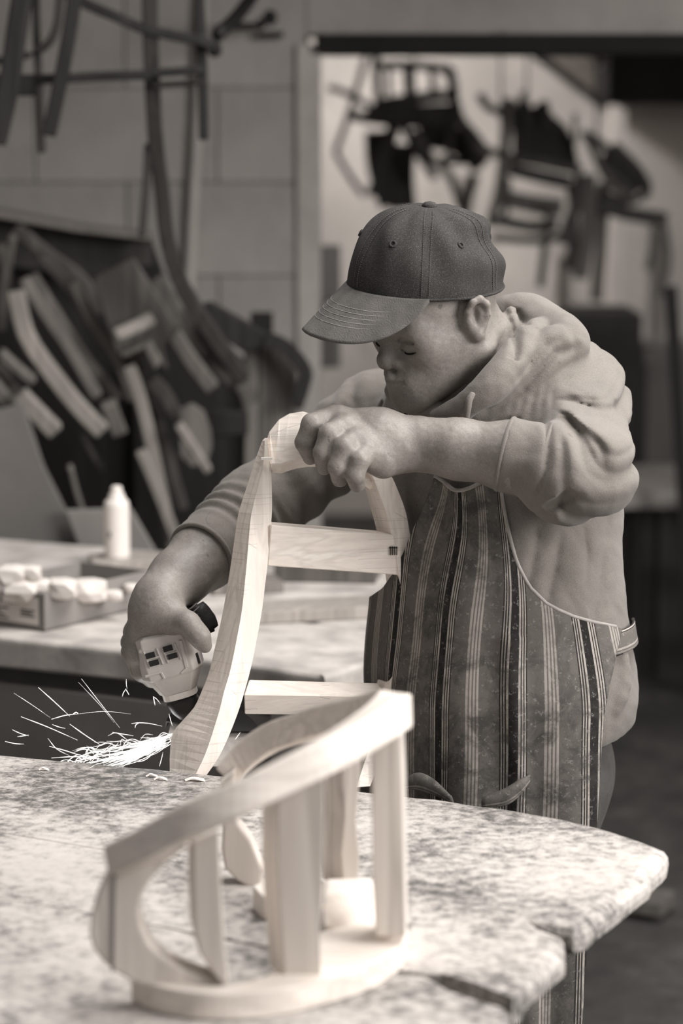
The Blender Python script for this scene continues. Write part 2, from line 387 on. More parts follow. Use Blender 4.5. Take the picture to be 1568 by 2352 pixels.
RS = [
    (1078, 822, 1082, 846, 1078, 886, 3.06), (1096, 830, 1100, 858, 1096, 900, 3.06), (1121, 838, 1130, 869, 1130, 915, 3.06),
    (1174, 853, 1174, 886, 1174, 931, 3.06), (1227, 867, 1227, 899, 1227, 941, 3.058), (1280, 878, 1280, 910, 1280, 949, 3.055),
    (1326, 886, 1326, 918, 1326, 956, 3.052), (1375, 889, 1375, 920, 1375, 959, 3.05), (1419, 889, 1419, 918, 1419, 957, 3.047),
    (1465, 886, 1465, 914, 1465, 954, 3.045), (1503, 880, 1503, 908, 1503, 950, 3.042), (1566, 866, 1566, 898, 1566, 936, 3.04),
    (1608, 856, 1608, 885, 1608, 924, 3.037), (1650, 842, 1650, 872, 1650, 908, 3.034), (1700, 826, 1700, 855, 1700, 890, 3.03), (1760, 806, 1760, 834, 1760, 868, 3.01), (1806, 790, 1808, 818, 1806, 850, 2.985)]
stile(RS, 0.042, fr)
# middle rail
def rail(name, tl, tr, bl, br, Yl, Yr, th, parent, mat='pine_x'):
    q = [P(*tl, Yl), P(*tr, Yr), P(*br, Yr), P(*bl, Yl)]; nn = nrm(np.cross(q[1] - q[0], q[3] - q[0]))
    nn = nn if nn[1] > 0 else -nn
    V, Fs = extrude(q, nn * th); return mesh_obj(name, V, Fs, M[mat], parent, bevel=0.0012, seg=1)
mr = rail('middle_rail', (622, 1206), (905, 1229), (614, 1300), (916, 1321), 3.0265, 3.0565, 0.026, fr)
# printed grade stamp on the rail end
st = []
for k in range(4):
    st.append(box(P(896 + k * 5, 1265, 3.0535), 0.0013, 0.002, 0.011))
st.append(box(P(903, 1258, 3.0535), 0.011, 0.002, 0.0012))
mesh_obj('grade_stamp', *join(*st), plain('stamp_ink', 70, 0.8, 3), mr, label='small dark printed stamp')
# bottom rail: pale top face, darker front face
q = [P(572, 1560, 3.02), P(868, 1568, 3.06), P(884, 1600, 3.045), P(560, 1595, 2.9985)]
lowq = [p + np.array([0, 0.02, -0.031]) for p in q]
mesh_obj('bottom_rail', list(q) + lowq, [(0, 1, 2, 3), (7, 6, 5, 4), (0, 4, 5, 1), (1, 5, 6, 2), (2, 6, 7, 3), (3, 7, 4, 0)], M['pine_x'], fr, bevel=0.0012, seg=1)
# crest rail: broad bent board over the top, running from the left stile under the fist to the right stile
front_top = [(607, 1022), (618, 990), (640, 962), (664, 948), (695, 943), (728, 952), (765, 970), (805, 1005), (840, 1040), (872, 1068), (898, 1092)]
front_bot = [(622, 1066), (632, 1066), (645, 1067), (660, 1062), (680, 1056), (705, 1052), (740, 1052), (775, 1062), (805, 1075), (830, 1090), (850, 1106)]
rings = []
for i, (a, b) in enumerate(zip(front_top, front_bot)):
    t = i / 10; Y = 3.03 + 0.035 * t
    A = P(a[0], a[1], Y + 0.03); B = P(b[0], b[1], Y); dn = np.array([0, 0.012, -0.014])
    rings.append([B, A, A + dn, B + dn])
V, Fs = loft(rings); mesh_obj('crest_rail', V, Fs, M['pine_x'], fr, bevel=0.0015, seg=1)
mesh_obj('staple', *box(P(612, 1053, 3.026), 0.014, 0.003, 0.003, 0.1), plain('bright_staple', 250, 0.3, 2), fr, label='bright metal staple')

# ------------------------------------------------------------------ chair frame lying in the foreground
ff = thing('unfinished_chair', 'blurred pale pine hooped chair frame lying on the near bench planks', 'chair frame', T(560, 2230, TZ))
hoop = [(262, 1978, 2.13), (330, 1945, 2.112), (400, 1905, 2.10), (466, 1870, 2.092), (552, 1833, 2.09), (636, 1792, 2.098), (730, 1745, 2.115), (800, 1706, 2.145),
        (862, 1666, 2.19), (898, 1640, 2.24), (903, 1628, 2.295), (880, 1626, 2.35), (830, 1638, 2.405), (760, 1652, 2.455), (690, 1672, 2.495), (620, 1696, 2.52), (560, 1738, 2.53), (520, 1782, 2.53)]
pts = spline([P(*h) for h in hoop], 60); pts, tg = frames(pts); rings = []
for i, p in enumerate(pts):
    side = nrm(np.cross(tg[i], [0, 0, 1.0])); upv = nrm(np.array([0.0, 0, 1.0]) - tg[i] * tg[i][2])
    t = i / 59; w_ = 0.024 + 0.012 * math.exp(-((t - 0.52) / 0.1) ** 2); h_ = 0.028 + 0.004 * math.sin(t * 3.1)
    tilt = 0.32 if t < 0.5 else 0.32 - 0.5 * min(1, (t - 0.5) / 0.1)
    # front arm shows a broad outer face: lean the section
    s2 = side * math.cos(tilt) + upv * math.sin(tilt); u2 = upv * math.cos(tilt) - side * math.sin(tilt)
    rings.append([p + s2 * w_ / 2 * a + u2 * h_ / 2 * b for a, b in ((-1, -1), (1, -1), (1, 1), (-1, 1))])
V, Fs = loft(rings); mesh_obj('top_hoop', V, Fs, M['pine_hoop'], ff, bevel=0.003, seg=2)
# base hoop lying on the bench: horseshoe plate, wide at the rounded end
BZ = TZ + 0.026
outer = [(300, 2240), (360, 2264), (445, 2280), (540, 2282), (639, 2272), (736, 2250), (830, 2222), (895, 2188), (925, 2163), (935, 2130), (915, 2085), (870, 2050), (800, 2032), (730, 2022), (660, 2020), (610, 2024), (580, 2034)]
inner = [(345, 2228), (400, 2250), (470, 2262), (540, 2260), (610, 2240), (650, 2210), (668, 2185), (690, 2160), (720, 2146), (745, 2136), (745, 2120), (735, 2106), (715, 2092), (690, 2078), (660, 2066), (628, 2058), (600, 2056)]
rings = []
for a, b in zip(spline([np.array([x, y, 0.0]) for x, y in outer], 64), spline([np.array([x, y, 0.0]) for x, y in inner], 64)):
    A = T(a[0], a[1], BZ); B = T(b[0], b[1], BZ); dz = np.array([0, 0, -0.0255]); rings.append([A, B, B + dz, A + dz])
V, Fs = loft(rings); mesh_obj('base_hoop', V, Fs, M['pine_hoop'], ff, bevel=0.002, seg=2)
# front crescent end board and the one at the back
def board(pix, Y, th, name, mat='pine_front', lean=0.0):
    zs = min(P(a, b, Y)[2] for a, b in pix)
    pts_ = []
    for a, b in pix:
        p = P(a, b, Y); p = P(a, b, Y + lean * (p[2] - zs)); pts_.append(p)
    V, Fs = extrude(pts_, (0.0, th, 0)); return mesh_obj(name, V, Fs, M[mat], ff, bevel=0.003, seg=2)
cres_o = [(258, 1990), (238, 2020), (220, 2060), (208, 2105), (205, 2145), (214, 2180), (235, 2208), (262, 2232), (300, 2254), (350, 2270), (420, 2276), (495, 2274)]
cres_i = [(525, 2262), (470, 2244), (420, 2226), (372, 2200), (340, 2166), (324, 2128), (319, 2090), (328, 2052), (350, 2016), (382, 1982), (415, 1956), (440, 1940), (380, 1940)]
cb = board(cres_o + cres_i, 2.128, 0.03, 'end_board')
V, Fs = bar([P(262, 1992, 2.1275), P(258, 2232, 2.1275)], 0.003, 0.002, (1, 0, 0)); mesh_obj('glue_line', V, Fs, plain('glue_line', 120, 0.8, 4), cb, label='thin dark glue joint')
board([(505, 1800), (512, 1880), (508, 1950), (516, 1996), (545, 2024), (584, 2046), (600, 2026), (604, 2000), (590, 1965), (575, 1930), (548, 1895), (530, 1850), (540, 1770)], 2.50, 0.03, 'end_board')
# posts between the two hoops: front face polygon, thickness away from the camera
def post(front, Y, side_vec, depth_vec):
    q = [P(a, b, Y) for a, b in front]; V, Fs = extrude(q, depth_vec)
    return mesh_obj('post', V, Fs, M['pine_front'], ff, bevel=0.002, seg=2)
post([(443, 1930), (504, 1905), (507, 2000), (511, 2090), (517, 2180), (527, 2262), (508, 2258), (478, 2222), (458, 2190), (448, 2140), (444, 2040)], 2.122, None, (-0.008, 0.05, 0))
post([(637, 1822), (746, 1768), (746, 1900), (742, 2050), (736, 2140), (738, 2252), (655, 2256), (650, 2200), (642, 2100), (636, 2000)], 2.150, None, (-0.016, 0.045, 0))
post([(852, 1696), (920, 1664), (925, 1800), (928, 2000), (931, 2150), (862, 2152), (856, 2000), (853, 1850)], 2.235, None, (0.004, 0.05, 0))
post([(788, 1735), (828, 1725), (826, 1800), (818, 1880), (826, 1960), (822, 2044), (790, 2044), (782, 1960), (790, 1880), (786, 1800)], 2.42, None, (-0.022, 0.035, 0))
# low cross rail resting on the base hoop
V, Fs = extrude([P(742, 2046, 2.30), P(858, 2040, 2.33), P(860, 2136, 2.31), P(742, 2138, 2.27)], (0, 0.04, 0)); mesh_obj('cross_rail', V, Fs, M['pine_hoop'], ff, bevel=0.006, seg=2)
# ------------------------------------------------------------------ implicit-surface modeller (for the figure)
def smin(a, b, k):
    h = np.maximum(k - np.abs(a - b), 0) / k; return np.minimum(a, b) - h * h * k * 0.25
def smax(a, b, k): return -smin(-a, -b, k)
class Field:
    def __init__(s): s.ops = []
    def _add(s, fn, c, rad, k, sub=False): s.ops.append((fn, np.asarray(c, np.float32), float(rad), k, sub)); return s
    def cone(s, a, b, r1, r2, k=0.02, rip=None, sub=False):
        a = np.asarray(a, np.float32); b = np.asarray(b, np.float32); ba = b - a; L2 = float(np.dot(ba, ba)) + 1e-12
        def fn(p):
            pa = p - a; t = np.clip(pa @ ba / L2, 0, 1); d = np.sqrt(((pa - t[:, None] * ba) ** 2).sum(1)) - (r1 + (r2 - r1) * t)
            if rip:
                amp, nn, ph = rip; d = d - amp * np.sin(2 * math.pi * nn * t + ph + 22 * (p[:, 0] * 0.6 + p[:, 2] * 0.5)) * np.sin(math.pi * np.clip(t, 0, 1))
            return d
        return s._add(fn, (a + b) / 2, np.linalg.norm(ba) / 2 + max(r1, r2), k, sub)
    def chain(s, pts, rs, k=0.02, sub=False, kj=None):
        pts = [np.asarray(p, float) for p in pts]
        for i in range(len(pts) - 1): s.cone(pts[i], pts[i + 1], rs[i], rs[i + 1], k if i == 0 or kj is None else kj, sub=sub)
        return s
    def ell(s, c, R, rad, k=0.02, sub=False):
        c = np.asarray(c, np.float32); R = np.asarray(R, np.float32); rad = np.asarray(rad, np.float32)
        def fn(p):
            q = (p - c) @ R.T; k0 = np.sqrt(((q / rad) ** 2).sum(1)); k1 = np.sqrt(((q / (rad * rad)) ** 2).sum(1)) + 1e-9
            return k0 * (k0 - 1) / k1
        return s._add(fn, c, float(rad.max()), k, sub)
    def ball(s, c, r, k=0.02, sub=False): return s.cone(c, np.asarray(c, float) + [0, 0, 1e-5], r, r, k, sub=sub)
    def plane_cut(s, c, n, k=0.003, rad=9):
        c = np.asarray(c, np.float32); n = np.asarray(n, np.float32)     # remove the side n points to
        return s._add(lambda p: -((p - c) @ n), c, rad, k, True)
    def disp(s, fn): s.ops.append(('disp', fn, 0, 0, 0)); return s
    def sphere_bounded(s, fld, c, rad, k): return s._add(lambda p: fld(p), c, rad, k)
    def __call__(s, p, exact=True):
        p = np.ascontiguousarray(p, dtype=np.float32); d = np.full(len(p), 0.6, np.float32)
        for fn, c, rad, k, sub in s.ops:
            if fn == 'disp': d = d + c_call(c, p); continue
            if exact:
                v = fn(p); d = smax(d, -v, k) if sub else smin(d, v, k)
            else:
                m = ((p - c) ** 2).sum(1) < (rad + k + 0.02) ** 2
                if m.any():
                    v = fn(p[m]); d[m] = smax(d[m], -v, k) if sub else smin(d[m], v, k)
        return d
def c_call(f, p): return f(p).astype(np.float32)
def polygonize(fld, lo, hi, h, B=8):
    lo = np.asarray(lo, float); hi = np.asarray(hi, float)
    nb = np.ceil((hi - lo) / (h * B)).astype(int); n = nb * B
    bx = [lo[i] + (np.arange(nb[i]) + 0.5) * h * B - h / 2 for i in range(3)]
    G = np.stack(np.meshgrid(*bx, indexing='ij'), -1).reshape(-1, 3)
    dc = np.concatenate([fld(G[i:i + 200000]) for i in range(0, len(G), 200000)])
    act = np.where(np.abs(dc) < h * B * 0.9 + 0.008)[0]
    D = np.repeat(np.repeat(np.repeat(dc.reshape(nb), B, 0), B, 1), B, 2).astype(np.float32)
    loc = np.stack(np.meshgrid(*[np.arange(B)] * 3, indexing='ij'), -1).reshape(-1, 3)
    bi = np.stack(np.unravel_index(act, nb), -1)
    for i in range(0, len(act), 1500):
        ii = (bi[i:i + 1500, None, :] * B + loc[None]).reshape(-1, 3)
        D[ii[:, 0], ii[:, 1], ii[:, 2]] = fld(lo + ii * h, exact=False)
    ins = D < 0
    c = np.zeros(tuple(x - 1 for x in n), np.uint8)
    cor = [(i, j, k) for i in (0, 1) for j in (0, 1) for k in (0, 1)]
    for i, j, k in cor: c += ins[i:n[0] - 1 + i, j:n[1] - 1 + j, k:n[2] - 1 + k]
    cells = np.argwhere((c > 0) & (c < 8)); shp = c.shape
    flat = np.ravel_multi_index(cells.T, shp)
    vals = np.stack([D[cells[:, 0] + i, cells[:, 1] + j, cells[:, 2] + k] for i, j, k in cor], 1)
    acc = np.zeros((len(cells), 3)); cnt = np.zeros(len(cells))
    for a in range(8):
        for b in range(a + 1, 8):
            ca, cb = np.array(cor[a]), np.array(cor[b])
            if np.abs(ca - cb).sum() != 1: continue
            va, vb = vals[:, a], vals[:, b]; m = (va < 0) != (vb < 0)
            t = np.where(m, va / np.where(m, va - vb, 1), 0)
            acc += np.where(m[:, None], ca + (cb - ca) * t[:, None], 0); cnt += m
    V = lo + (cells + acc / cnt[:, None]) * h
    quads = []
    for ax in range(3):
        o1, o2 = [(1, 2), (2, 0), (0, 1)][ax]
        sl0 = [slice(None)] * 3; sl1 = [slice(None)] * 3; sl0[ax] = slice(0, n[ax] - 1); sl1[ax] = slice(1, n[ax])
        a = ins[tuple(sl0)]; b = ins[tuple(sl1)]
        e = np.argwhere(a != b); e = e[(e[:, o1] > 0) & (e[:, o2] > 0) & (e[:, o1] < n[o1] - 1) & (e[:, o2] < n[o2] - 1)]
        sgn = a[tuple(e.T)]
        def cid(d1, d2):
            q = e.copy(); q[:, o1] -= d1; q[:, o2] -= d2
            return np.searchsorted(flat, np.ravel_multi_index(q.T, shp))
        q = np.stack([cid(1, 1), cid(0, 1), cid(0, 0), cid(1, 0)], 1)
        q[~sgn] = q[~sgn][:, ::-1]; quads.append(q)
    return V, np.concatenate(quads)
def relax(V, Q, it=2, lam=0.5):
    for _ in range(it):
        acc = np.zeros_like(V); cnt = np.zeros(len(V))
        for a, b in ((0, 1), (1, 2), (2, 3), (3, 0)):
            np.add.at(acc, Q[:, a], V[Q[:, b]]); np.add.at(acc, Q[:, b], V[Q[:, a]])
            np.add.at(cnt, Q[:, a], 1); np.add.at(cnt, Q[:, b], 1)
        V = V + lam * (acc / np.maximum(cnt, 1)[:, None] - V)
    return V
def fast_mesh(name, V, Q, mat, parent=None, label=None, origin=None, **kw):
    off = wloc(parent) if parent is not None else (np.asarray(origin, float) if origin is not None else np.zeros(3))
    me = bpy.data.meshes.new(name); n = len(Q)
    me.vertices.add(len(V)); me.vertices.foreach_set('co', (V - off).astype(np.float32).ravel())
    me.loops.add(n * 4); me.loops.foreach_set('vertex_index', Q.astype(np.int32).ravel())
    me.polygons.add(n); me.polygons.foreach_set('loop_start', np.arange(0, n * 4, 4, dtype=np.int32)); me.polygons.foreach_set('loop_total', np.full(n, 4, np.int32))
    me.polygons.foreach_set('use_smooth', np.ones(n, dtype=bool))
    me.update(calc_edges=True); me.validate(); me.materials.append(mat)
    o = bpy.data.objects.new(name, me); COL.objects.link(o)
    if parent is not None: o.parent = parent
    elif origin is not None: o.location = tuple(float(x) for x in off)
    tagit(o, label, **kw); return o
def march(fld, pix, Y0=2.5, it=60):
    """first hit of the sight lines through pixels on a field"""
    o = np.array([0, 0, CAM_Z]); d = np.array([nrm(P(a, b, 1.0) - o) for a, b in pix]); t = np.full(len(pix), Y0)
    for _ in range(it): t = t + np.clip(fld(o + d * t[:, None]), -0.05, 0.1) * 0.8
    return o + d * t[:, None]
# ------------------------------------------------------------------ the man
def basis(yaw, pitch, roll):
    """rows forward, left, up; yaw = degrees turned from facing the camera towards picture left"""
    y, p, r = map(math.radians, (yaw, pitch, roll))
    Fv = np.array([-math.sin(y), -math.cos(y), 0]); Lv = np.array([math.cos(y), -math.sin(y), 0]); U = np.array([0, 0, 1.0])
    F2 = Fv * math.cos(p) - U * math.sin(p); U2 = U * math.cos(p) + Fv * math.sin(p)
    L3 = Lv * math.cos(r) - U2 * math.sin(r); U3 = U2 * math.cos(r) + Lv * math.sin(r)
    return np.stack([F2, L3, U3])
HR = basis(56, 17, 6); HY = 3.09
ear_pt = P(1094, 726, HY - 0.06)
HC = ear_pt - np.array([0, 0.072, 0.0]) @ HR
def H(f, l, u): return HC + np.array([f, l, u]) @ HR
TR = basis(30, 0, 0)
def torso_pts(x, y, Y): return P(x, y, Y)
pelvis = P(1165, 1790, 3.08); belly = P(1150, 1480, 3.12); chest = P(1140, 1130, 3.15); neckb = P(1150, 890, 3.17)
shL = P(1330, 915, 3.12); elL = P(1352, 1088, 2.935); wrL = P(938, 1018, 2.985)
shR = P(862, 950, 3.30); elR = P(590, 1172, 3.22); wrR = P(362, 1374, 3.055)

# ---- body (head, neck, trunk, arms and hands are one skin)
b = Field(); hf = Field(); HS = 0.935
# cranium and face
hf.ell(H(0.022, 0, 0.032), HR, (0.084, 0.070, 0.082), 0.02)
hf.ell(H(0.036, 0, -0.04), HR, (0.06, 0.058, 0.075), 0.03)
for s in (-1, 1):
    hf.cone(H(0.008, s * 0.052, -0.05), H(0.07, s * 0.022, -0.099), 0.02, 0.016, 0.035)
    hf.ball(H(0.064, s * 0.042, -0.026), 0.02, 0.03)
    hf.cone(H(0.086, s * 0.012, 0.006), H(0.078, s * 0.04, 0.005), 0.012, 0.012, 0.02)
hf.ball(H(0.08, 0, -0.104), 0.0175, 0.028)
hf.ell(H(0.078, 0, -0.070), HR, (0.021, 0.027, 0.023), 0.024)
for s in (-1, 1): hf.ball(H(0.101, s * 0.033, -0.020), 0.0135, 0.014, sub=True)
for s in (-1, 1): hf.ell(H(0.079, s * 0.0315, -0.021), HR, (0.0135, 0.015, 0.0125), 0.006)
hf.cone(H(0.086, 0, -0.002), H(0.103, 0, -0.036), 0.0075, 0.011, 0.014)
hf.ball(H(0.106, 0, -0.041), 0.0115, 0.008)
for s in (-1, 1):
    hf.ell(H(0.093, s * 0.0145, -0.044), HR, (0.0115, 0.0085, 0.009), 0.006)
    hf.ball(H(0.099, s * 0.0075, -0.0545), 0.004, 0.004, sub=True)
for sg in (-1, 1):
    hf.cone(H(0.1035, 0, -0.0655), H(0.090, sg * 0.023, -0.0720), 0.0062, 0.0042, 0.006)
    hf.cone(H(0.0985, 0, -0.0780), H(0.0885, sg * 0.018, -0.0750), 0.0070, 0.005, 0.006)
hf.chain([H(0.0925, -0.0255, -0.0710), H(0.1045, -0.012, -0.0720), H(0.1095, 0, -0.0715), H(0.1045, 0.012, -0.0720), H(0.0925, 0.0255, -0.0710)], [0.0014, 0.002, 0.002, 0.002, 0.0014], 0.002, sub=True)   # mouth line
for s in (-1, 1):      # lowered eyelid edge
    hf.chain([H(0.0885, s * 0.019, -0.0255), H(0.0935, s * 0.03, -0.0285), H(0.086, s * 0.0455, -0.0265)], [0.0016, 0.0022, 0.0016], 0.002, sub=True)
    hf.chain([H(0.0905, s * 0.018, -0.012), H(0.092, s * 0.031, -0.010), H(0.084, s * 0.0465, -0.014)], [0.0012, 0.0015, 0.0012], 0.004, sub=True)
# ears
for s in (-1, 1):
    hf.ell(H(0.0046, s * 0.0755, 0.0004), HR, (0.0163, 0.0105, 0.0267), 0.006)
    rim = [H(0.0169, s * 0.078, -0.0022), H(0.0178, s * 0.083, 0.0133), H(0.0108, s * 0.088, 0.0254), H(-0.0007, s * 0.091, 0.0267), H(-0.0099, s * 0.091, 0.0159), H(-0.0099, s * 0.0885, 0.0013), H(-0.0033, s * 0.084, -0.0125), H(0.0046, s * 0.081, -0.0207)]
    hf.chain(rim, [0.0036, 0.0044, 0.005, 0.005, 0.0047, 0.0045, 0.0045, 0.006], 0.003)
    hf.ell(H(0.0055, s * 0.0885, 0.0039), HR, (0.0088, 0.0115, 0.0152), 0.003, sub=True)
    hf.chain([H(-0.0024, s * 0.083, 0.0168), H(-0.0038, s * 0.0835, 0.0047), H(0.0011, s * 0.082, -0.0082)], [0.0035, 0.004, 0.0035], 0.004)
    hf.cone(H(0.0165, s * 0.080, -0.0030), H(0.0152, s * 0.080, -0.0090), 0.0048, 0.0042, 0.004)
    hf.ball(H(0.0064, s * 0.0805, -0.0232), 0.0085, 0.006)
b._add(lambda p: hf(HC + (p - HC) / HS) * HS, HC, 0.16, 0.03)
# neck and trunk under the clothes
b.cone(H(-0.018, 0, -0.03), neckb + np.array([0, 0, 0.0]), 0.056, 0.062, 0.04)
b.chain([H(-0.01, 0.062, -0.05), H(0.0, 0.04, -0.13), neckb + np.array([-0.05, -0.07, -0.02])], [0.012, 0.011, 0.01], 0.02)     # neck tendon
b.cone(neckb, chest, 0.07, 0.10, 0.04); b.ell(chest, TR, (0.10, 0.15, 0.17), 0.05); b.ell(belly, TR, (0.11, 0.14, 0.20), 0.05); b.ell(pelvis + np.array([-0.01, 0, 0.02]), TR, (0.085, 0.10, 0.12), 0.05)
b.cone(neckb - [0, 0, 0.05], shL, 0.05, 0.05, 0.05); b.cone(neckb - [0, 0, 0.05], shR, 0.05, 0.045, 0.05)
# his left arm (picture right) with the fist on the crest rail
b.cone(shL, elL, 0.052, 0.045, 0.03)
b.chain([elL, P(1185, 1050, 2.95), P(1050, 1031, 2.97), P(975, 1021, 2.982), wrL], [0.044, 0.042, 0.0345, 0.029, 0.0275], 0.02)
hand = [P(880, 1008, 2.975), P(820, 985, 2.972)]
b.cone(wrL, P(868, 1000, 2.985), 0.0275, 0.031, 0.02)
b.cone(P(868, 995, 2.985), P(795, 968, 2.992), 0.029, 0.018, 0.02)
b.cone(P(880, 1020, 2.975), P(838, 1026, 2.955), 0.028, 0.0185, 0.02)
b.cone(P(905, 1040, 2.97), P(880, 1062, 2.958), 0.026, 0.0205, 0.016)          # heel of the hand
b.cone(P(862, 1042, 2.955), P(846, 1050, 2.948), 0.019, 0.0165, 0.012)
for pts_, rs in (
    ([(772, 958, 2.995), (718, 975, 2.968), (700, 1016, 2.967), (713, 1050, 2.985)], (0.0165, 0.0142, 0.0122, 0.0102)),
    ([(797, 976, 2.975), (757, 998, 2.945), (741, 1040, 2.94), (744, 1072, 2.957)], (0.0165, 0.0138, 0.012, 0.0105)),
    ([(822, 1002, 2.962), (792, 1028, 2.930), (775, 1072, 2.927), (780, 1100, 2.945)], (0.0165, 0.0136, 0.012, 0.0105)),
    ([(845, 1034, 2.950), (826, 1056, 2.924), (815, 1092, 2.921), (820, 1112, 2.936)], (0.0155, 0.0128, 0.0115, 0.0105))):
    b.cone(P(*pts_[0]), P(*pts_[1]), rs[0], rs[1], 0.0055)
    b.cone(P(*pts_[1]), P(*pts_[2]), rs[1], rs[2], 0.0035); b.cone(P(*pts_[2]), P(*pts_[3]), rs[2], rs[3], 0.0035)
for kx, ky, kY in ((776, 952, 2.982), (800, 977, 2.962), (826, 1006, 2.946), (848, 1034, 2.938)): b.ball(P(kx, ky, kY), 0.0095, 0.012)
b.chain([P(860, 1000, 3.0), P(800, 1005, 3.035), P(750, 1012, 3.05), P(720, 1030, 3.05)], [0.02, 0.015, 0.0125, 0.010], 0.012)     # thumb, behind the rail
for cr in ([(753, 960), (745, 990), (733, 1020), (722, 1052)], [(782, 1000), (773, 1025), (762, 1050), (756, 1078)], [(812, 1024), (805, 1050), (799, 1075), (794, 1096)]):
    pass
# his right arm (picture left) with the hand round the grinder
b.cone(shR, elR, 0.05, 0.044, 0.03)
b.chain([elR, P(470, 1275, 3.14), P(410, 1328, 3.095), wrR], [0.043, 0.043, 0.036, 0.0285], 0.02)
b.cone(wrR, P(352, 1424, 3.045), 0.0275, 0.027, 0.02)
b.cone(P(345, 1415, 3.05), P(326, 1462, 3.05), 0.026, 0.0165, 0.02)
b.cone(P(375, 1400, 3.035), P(398, 1428, 3.02), 0.024, 0.0165, 0.02)
b.chain([P(396, 1410, 3.03), P(432, 1432, 3.005), P(458, 1462, 3.0), P(470, 1484, 3.005)], [0.0165, 0.0132, 0.0118, 0.0092], 0.012)            # thumb
for i, pts_ in enumerate(([(324, 1468, 3.045), (312, 1502, 3.04), (324, 1542, 3.045), (348, 1562, 3.06)], [(318, 1464, 3.05), (304, 1496, 3.055), (318, 1536, 3.07), (345, 1560, 3.085)],
                          [(316, 1446, 3.07), (303, 1476, 3.08), (312, 1516, 3.10), (340, 1536, 3.115)], [(320, 1428, 3.085), (308, 1452, 3.10), (318, 1488, 3.12), (340, 1508, 3.13)])):
    b.chain([P(*q) for q in pts_], [0.0155, 0.0135, 0.012, 0.0105], 0.006)
# skin relief
def skin_disp(p):
    q = p.astype(np.float64)
    return 0.00025 * np.sin(q[:, 0] * 310 + 3 * np.sin(q[:, 2] * 190)) * np.sin(q[:, 2] * 280 + 2 * np.sin(q[:, 0] * 170))
b.disp(skin_disp)

def skin_mat():
    m = NT('skin', 0.52); v = m.coord('Object'); a = m.noise(v, 26, 5, 0.6); f = m.noise(v, 420, 2, 0.6); sp = m.noise(v, 75, 2, 0.5)
    c = m.ramp(a, [(0.3, 118), (0.7, 140)]); c = m.mix(c, m.ramp(f, [(0.3, 205), (0.7, 255)]), 0.6, 'MULTIPLY')
    c = m.mix(c, S(62), m.math('MULTIPLY', m.math('GREATER_THAN', sp, 0.735), 0.5))
    m.color(c); m.bump(m.math('ADD', f, m.math('MULTIPLY', a, 0.6)), 0.25, 0.0009)
    m.b.inputs['Specular IOR Level'].default_value = 0.4
    m.b.inputs['Subsurface Weight'].default_value = 0.06; m.b.inputs['Subsurface Scale'].default_value = 0.006; return m.m
import time as _t
_t0 = _t.time()
V, Q = polygonize(b, (-0.32, 2.84, 0.62), (0.48, 3.42, 1.62), 0.0022)
V = relax(V, Q, 1, 0.4)
man = fast_mesh('person', V, Q, skin_mat(), origin=(float(pelvis[0]), float(pelvis[1]), 0.0), label='man in cap, pale hoodie and striped apron bending over the bench', cat='person')
print('BODY', len(V), _t.time() - _t0)

# ---- lashes and brow, laid on the skin
m_hair = plain('dark_hair', 34, 0.8, 4)
for sg in (1, -1):
    for nm, loc_, r_ in (('eyelashes', [(0.0895, 0.019, -0.0265), (0.0945, 0.030, -0.0300), (0.0915, 0.039, -0.0295), (0.085, 0.0465, -0.0272)], [0.0006, 0.0014, 0.0014, 0.0006]),):
        q = np.array([HC + HS * (np.array([f, sg * l, u]) @ HR) for f, l, u in loc_]); dirF = HR[0]
        for _ in range(30): q = q - dirF * b(q)[:, None] * 0.7
        V_, F_ = tube(list(q), r_, 8, 14); mesh_obj(nm, V_, F_, m_hair, man, smooth=True)
# ---- hoodie
def fleece_mat():
    m = NT('pale_fleece', 0.95); v = m.coord('Object'); a = m.noise(v, 9, 4, 0.6); f = m.noise(v, 700, 2, 0.7); st = m.noise(v, 30, 4, 0.6, 0.8); st2 = m.noise(v, 7, 2)
    c = m.ramp(a, [(0.3, 112), (0.7, 128)]); c = m.mix(c, m.ramp(f, [(0.3, 205), (0.7, 255)]), 0.7, 'MULTIPLY')
    c = m.mix(c, S(92), m.math('MULTIPLY', m.math('MULTIPLY', m.math('GREATER_THAN', st, 0.66), m.math('GREATER_THAN', st2, 0.5)), 0.55))
    m.color(c); m.bump(m.math('ADD', f, m.math('MULTIPLY', m.noise(v, 120, 3), 0.7)), 0.4, 0.0012)
    m.b.inputs['Sheen Weight'].default_value = 0.15; return m.m
M['fleece'] = fleece_mat()
tor = Field()
tor.ell(chest + np.array([0, 0.0, 0.03]), TR, (0.128, 0.172, 0.2), 0.06)
tor.ell(belly, TR, (0.148, 0.172, 0.22), 0.08)
tor.ell(P(1172, 1610, 3.10), TR, (0.145, 0.162, 0.12), 0.05)
tor.cone(neckb - np.array([0.02, 0, 0.075]), P(1300, 910, 3.14), 0.064, 0.066, 0.05)
tor.cone(neckb - np.array([0, 0, 0.09]), P(885, 960, 3.29), 0.064, 0.058, 0.05)
h = Field(); h.ops = list(tor.ops)
h.plane_cut(P(1200, 1690, 3.1), (0.12, 0, -1), 0.012)
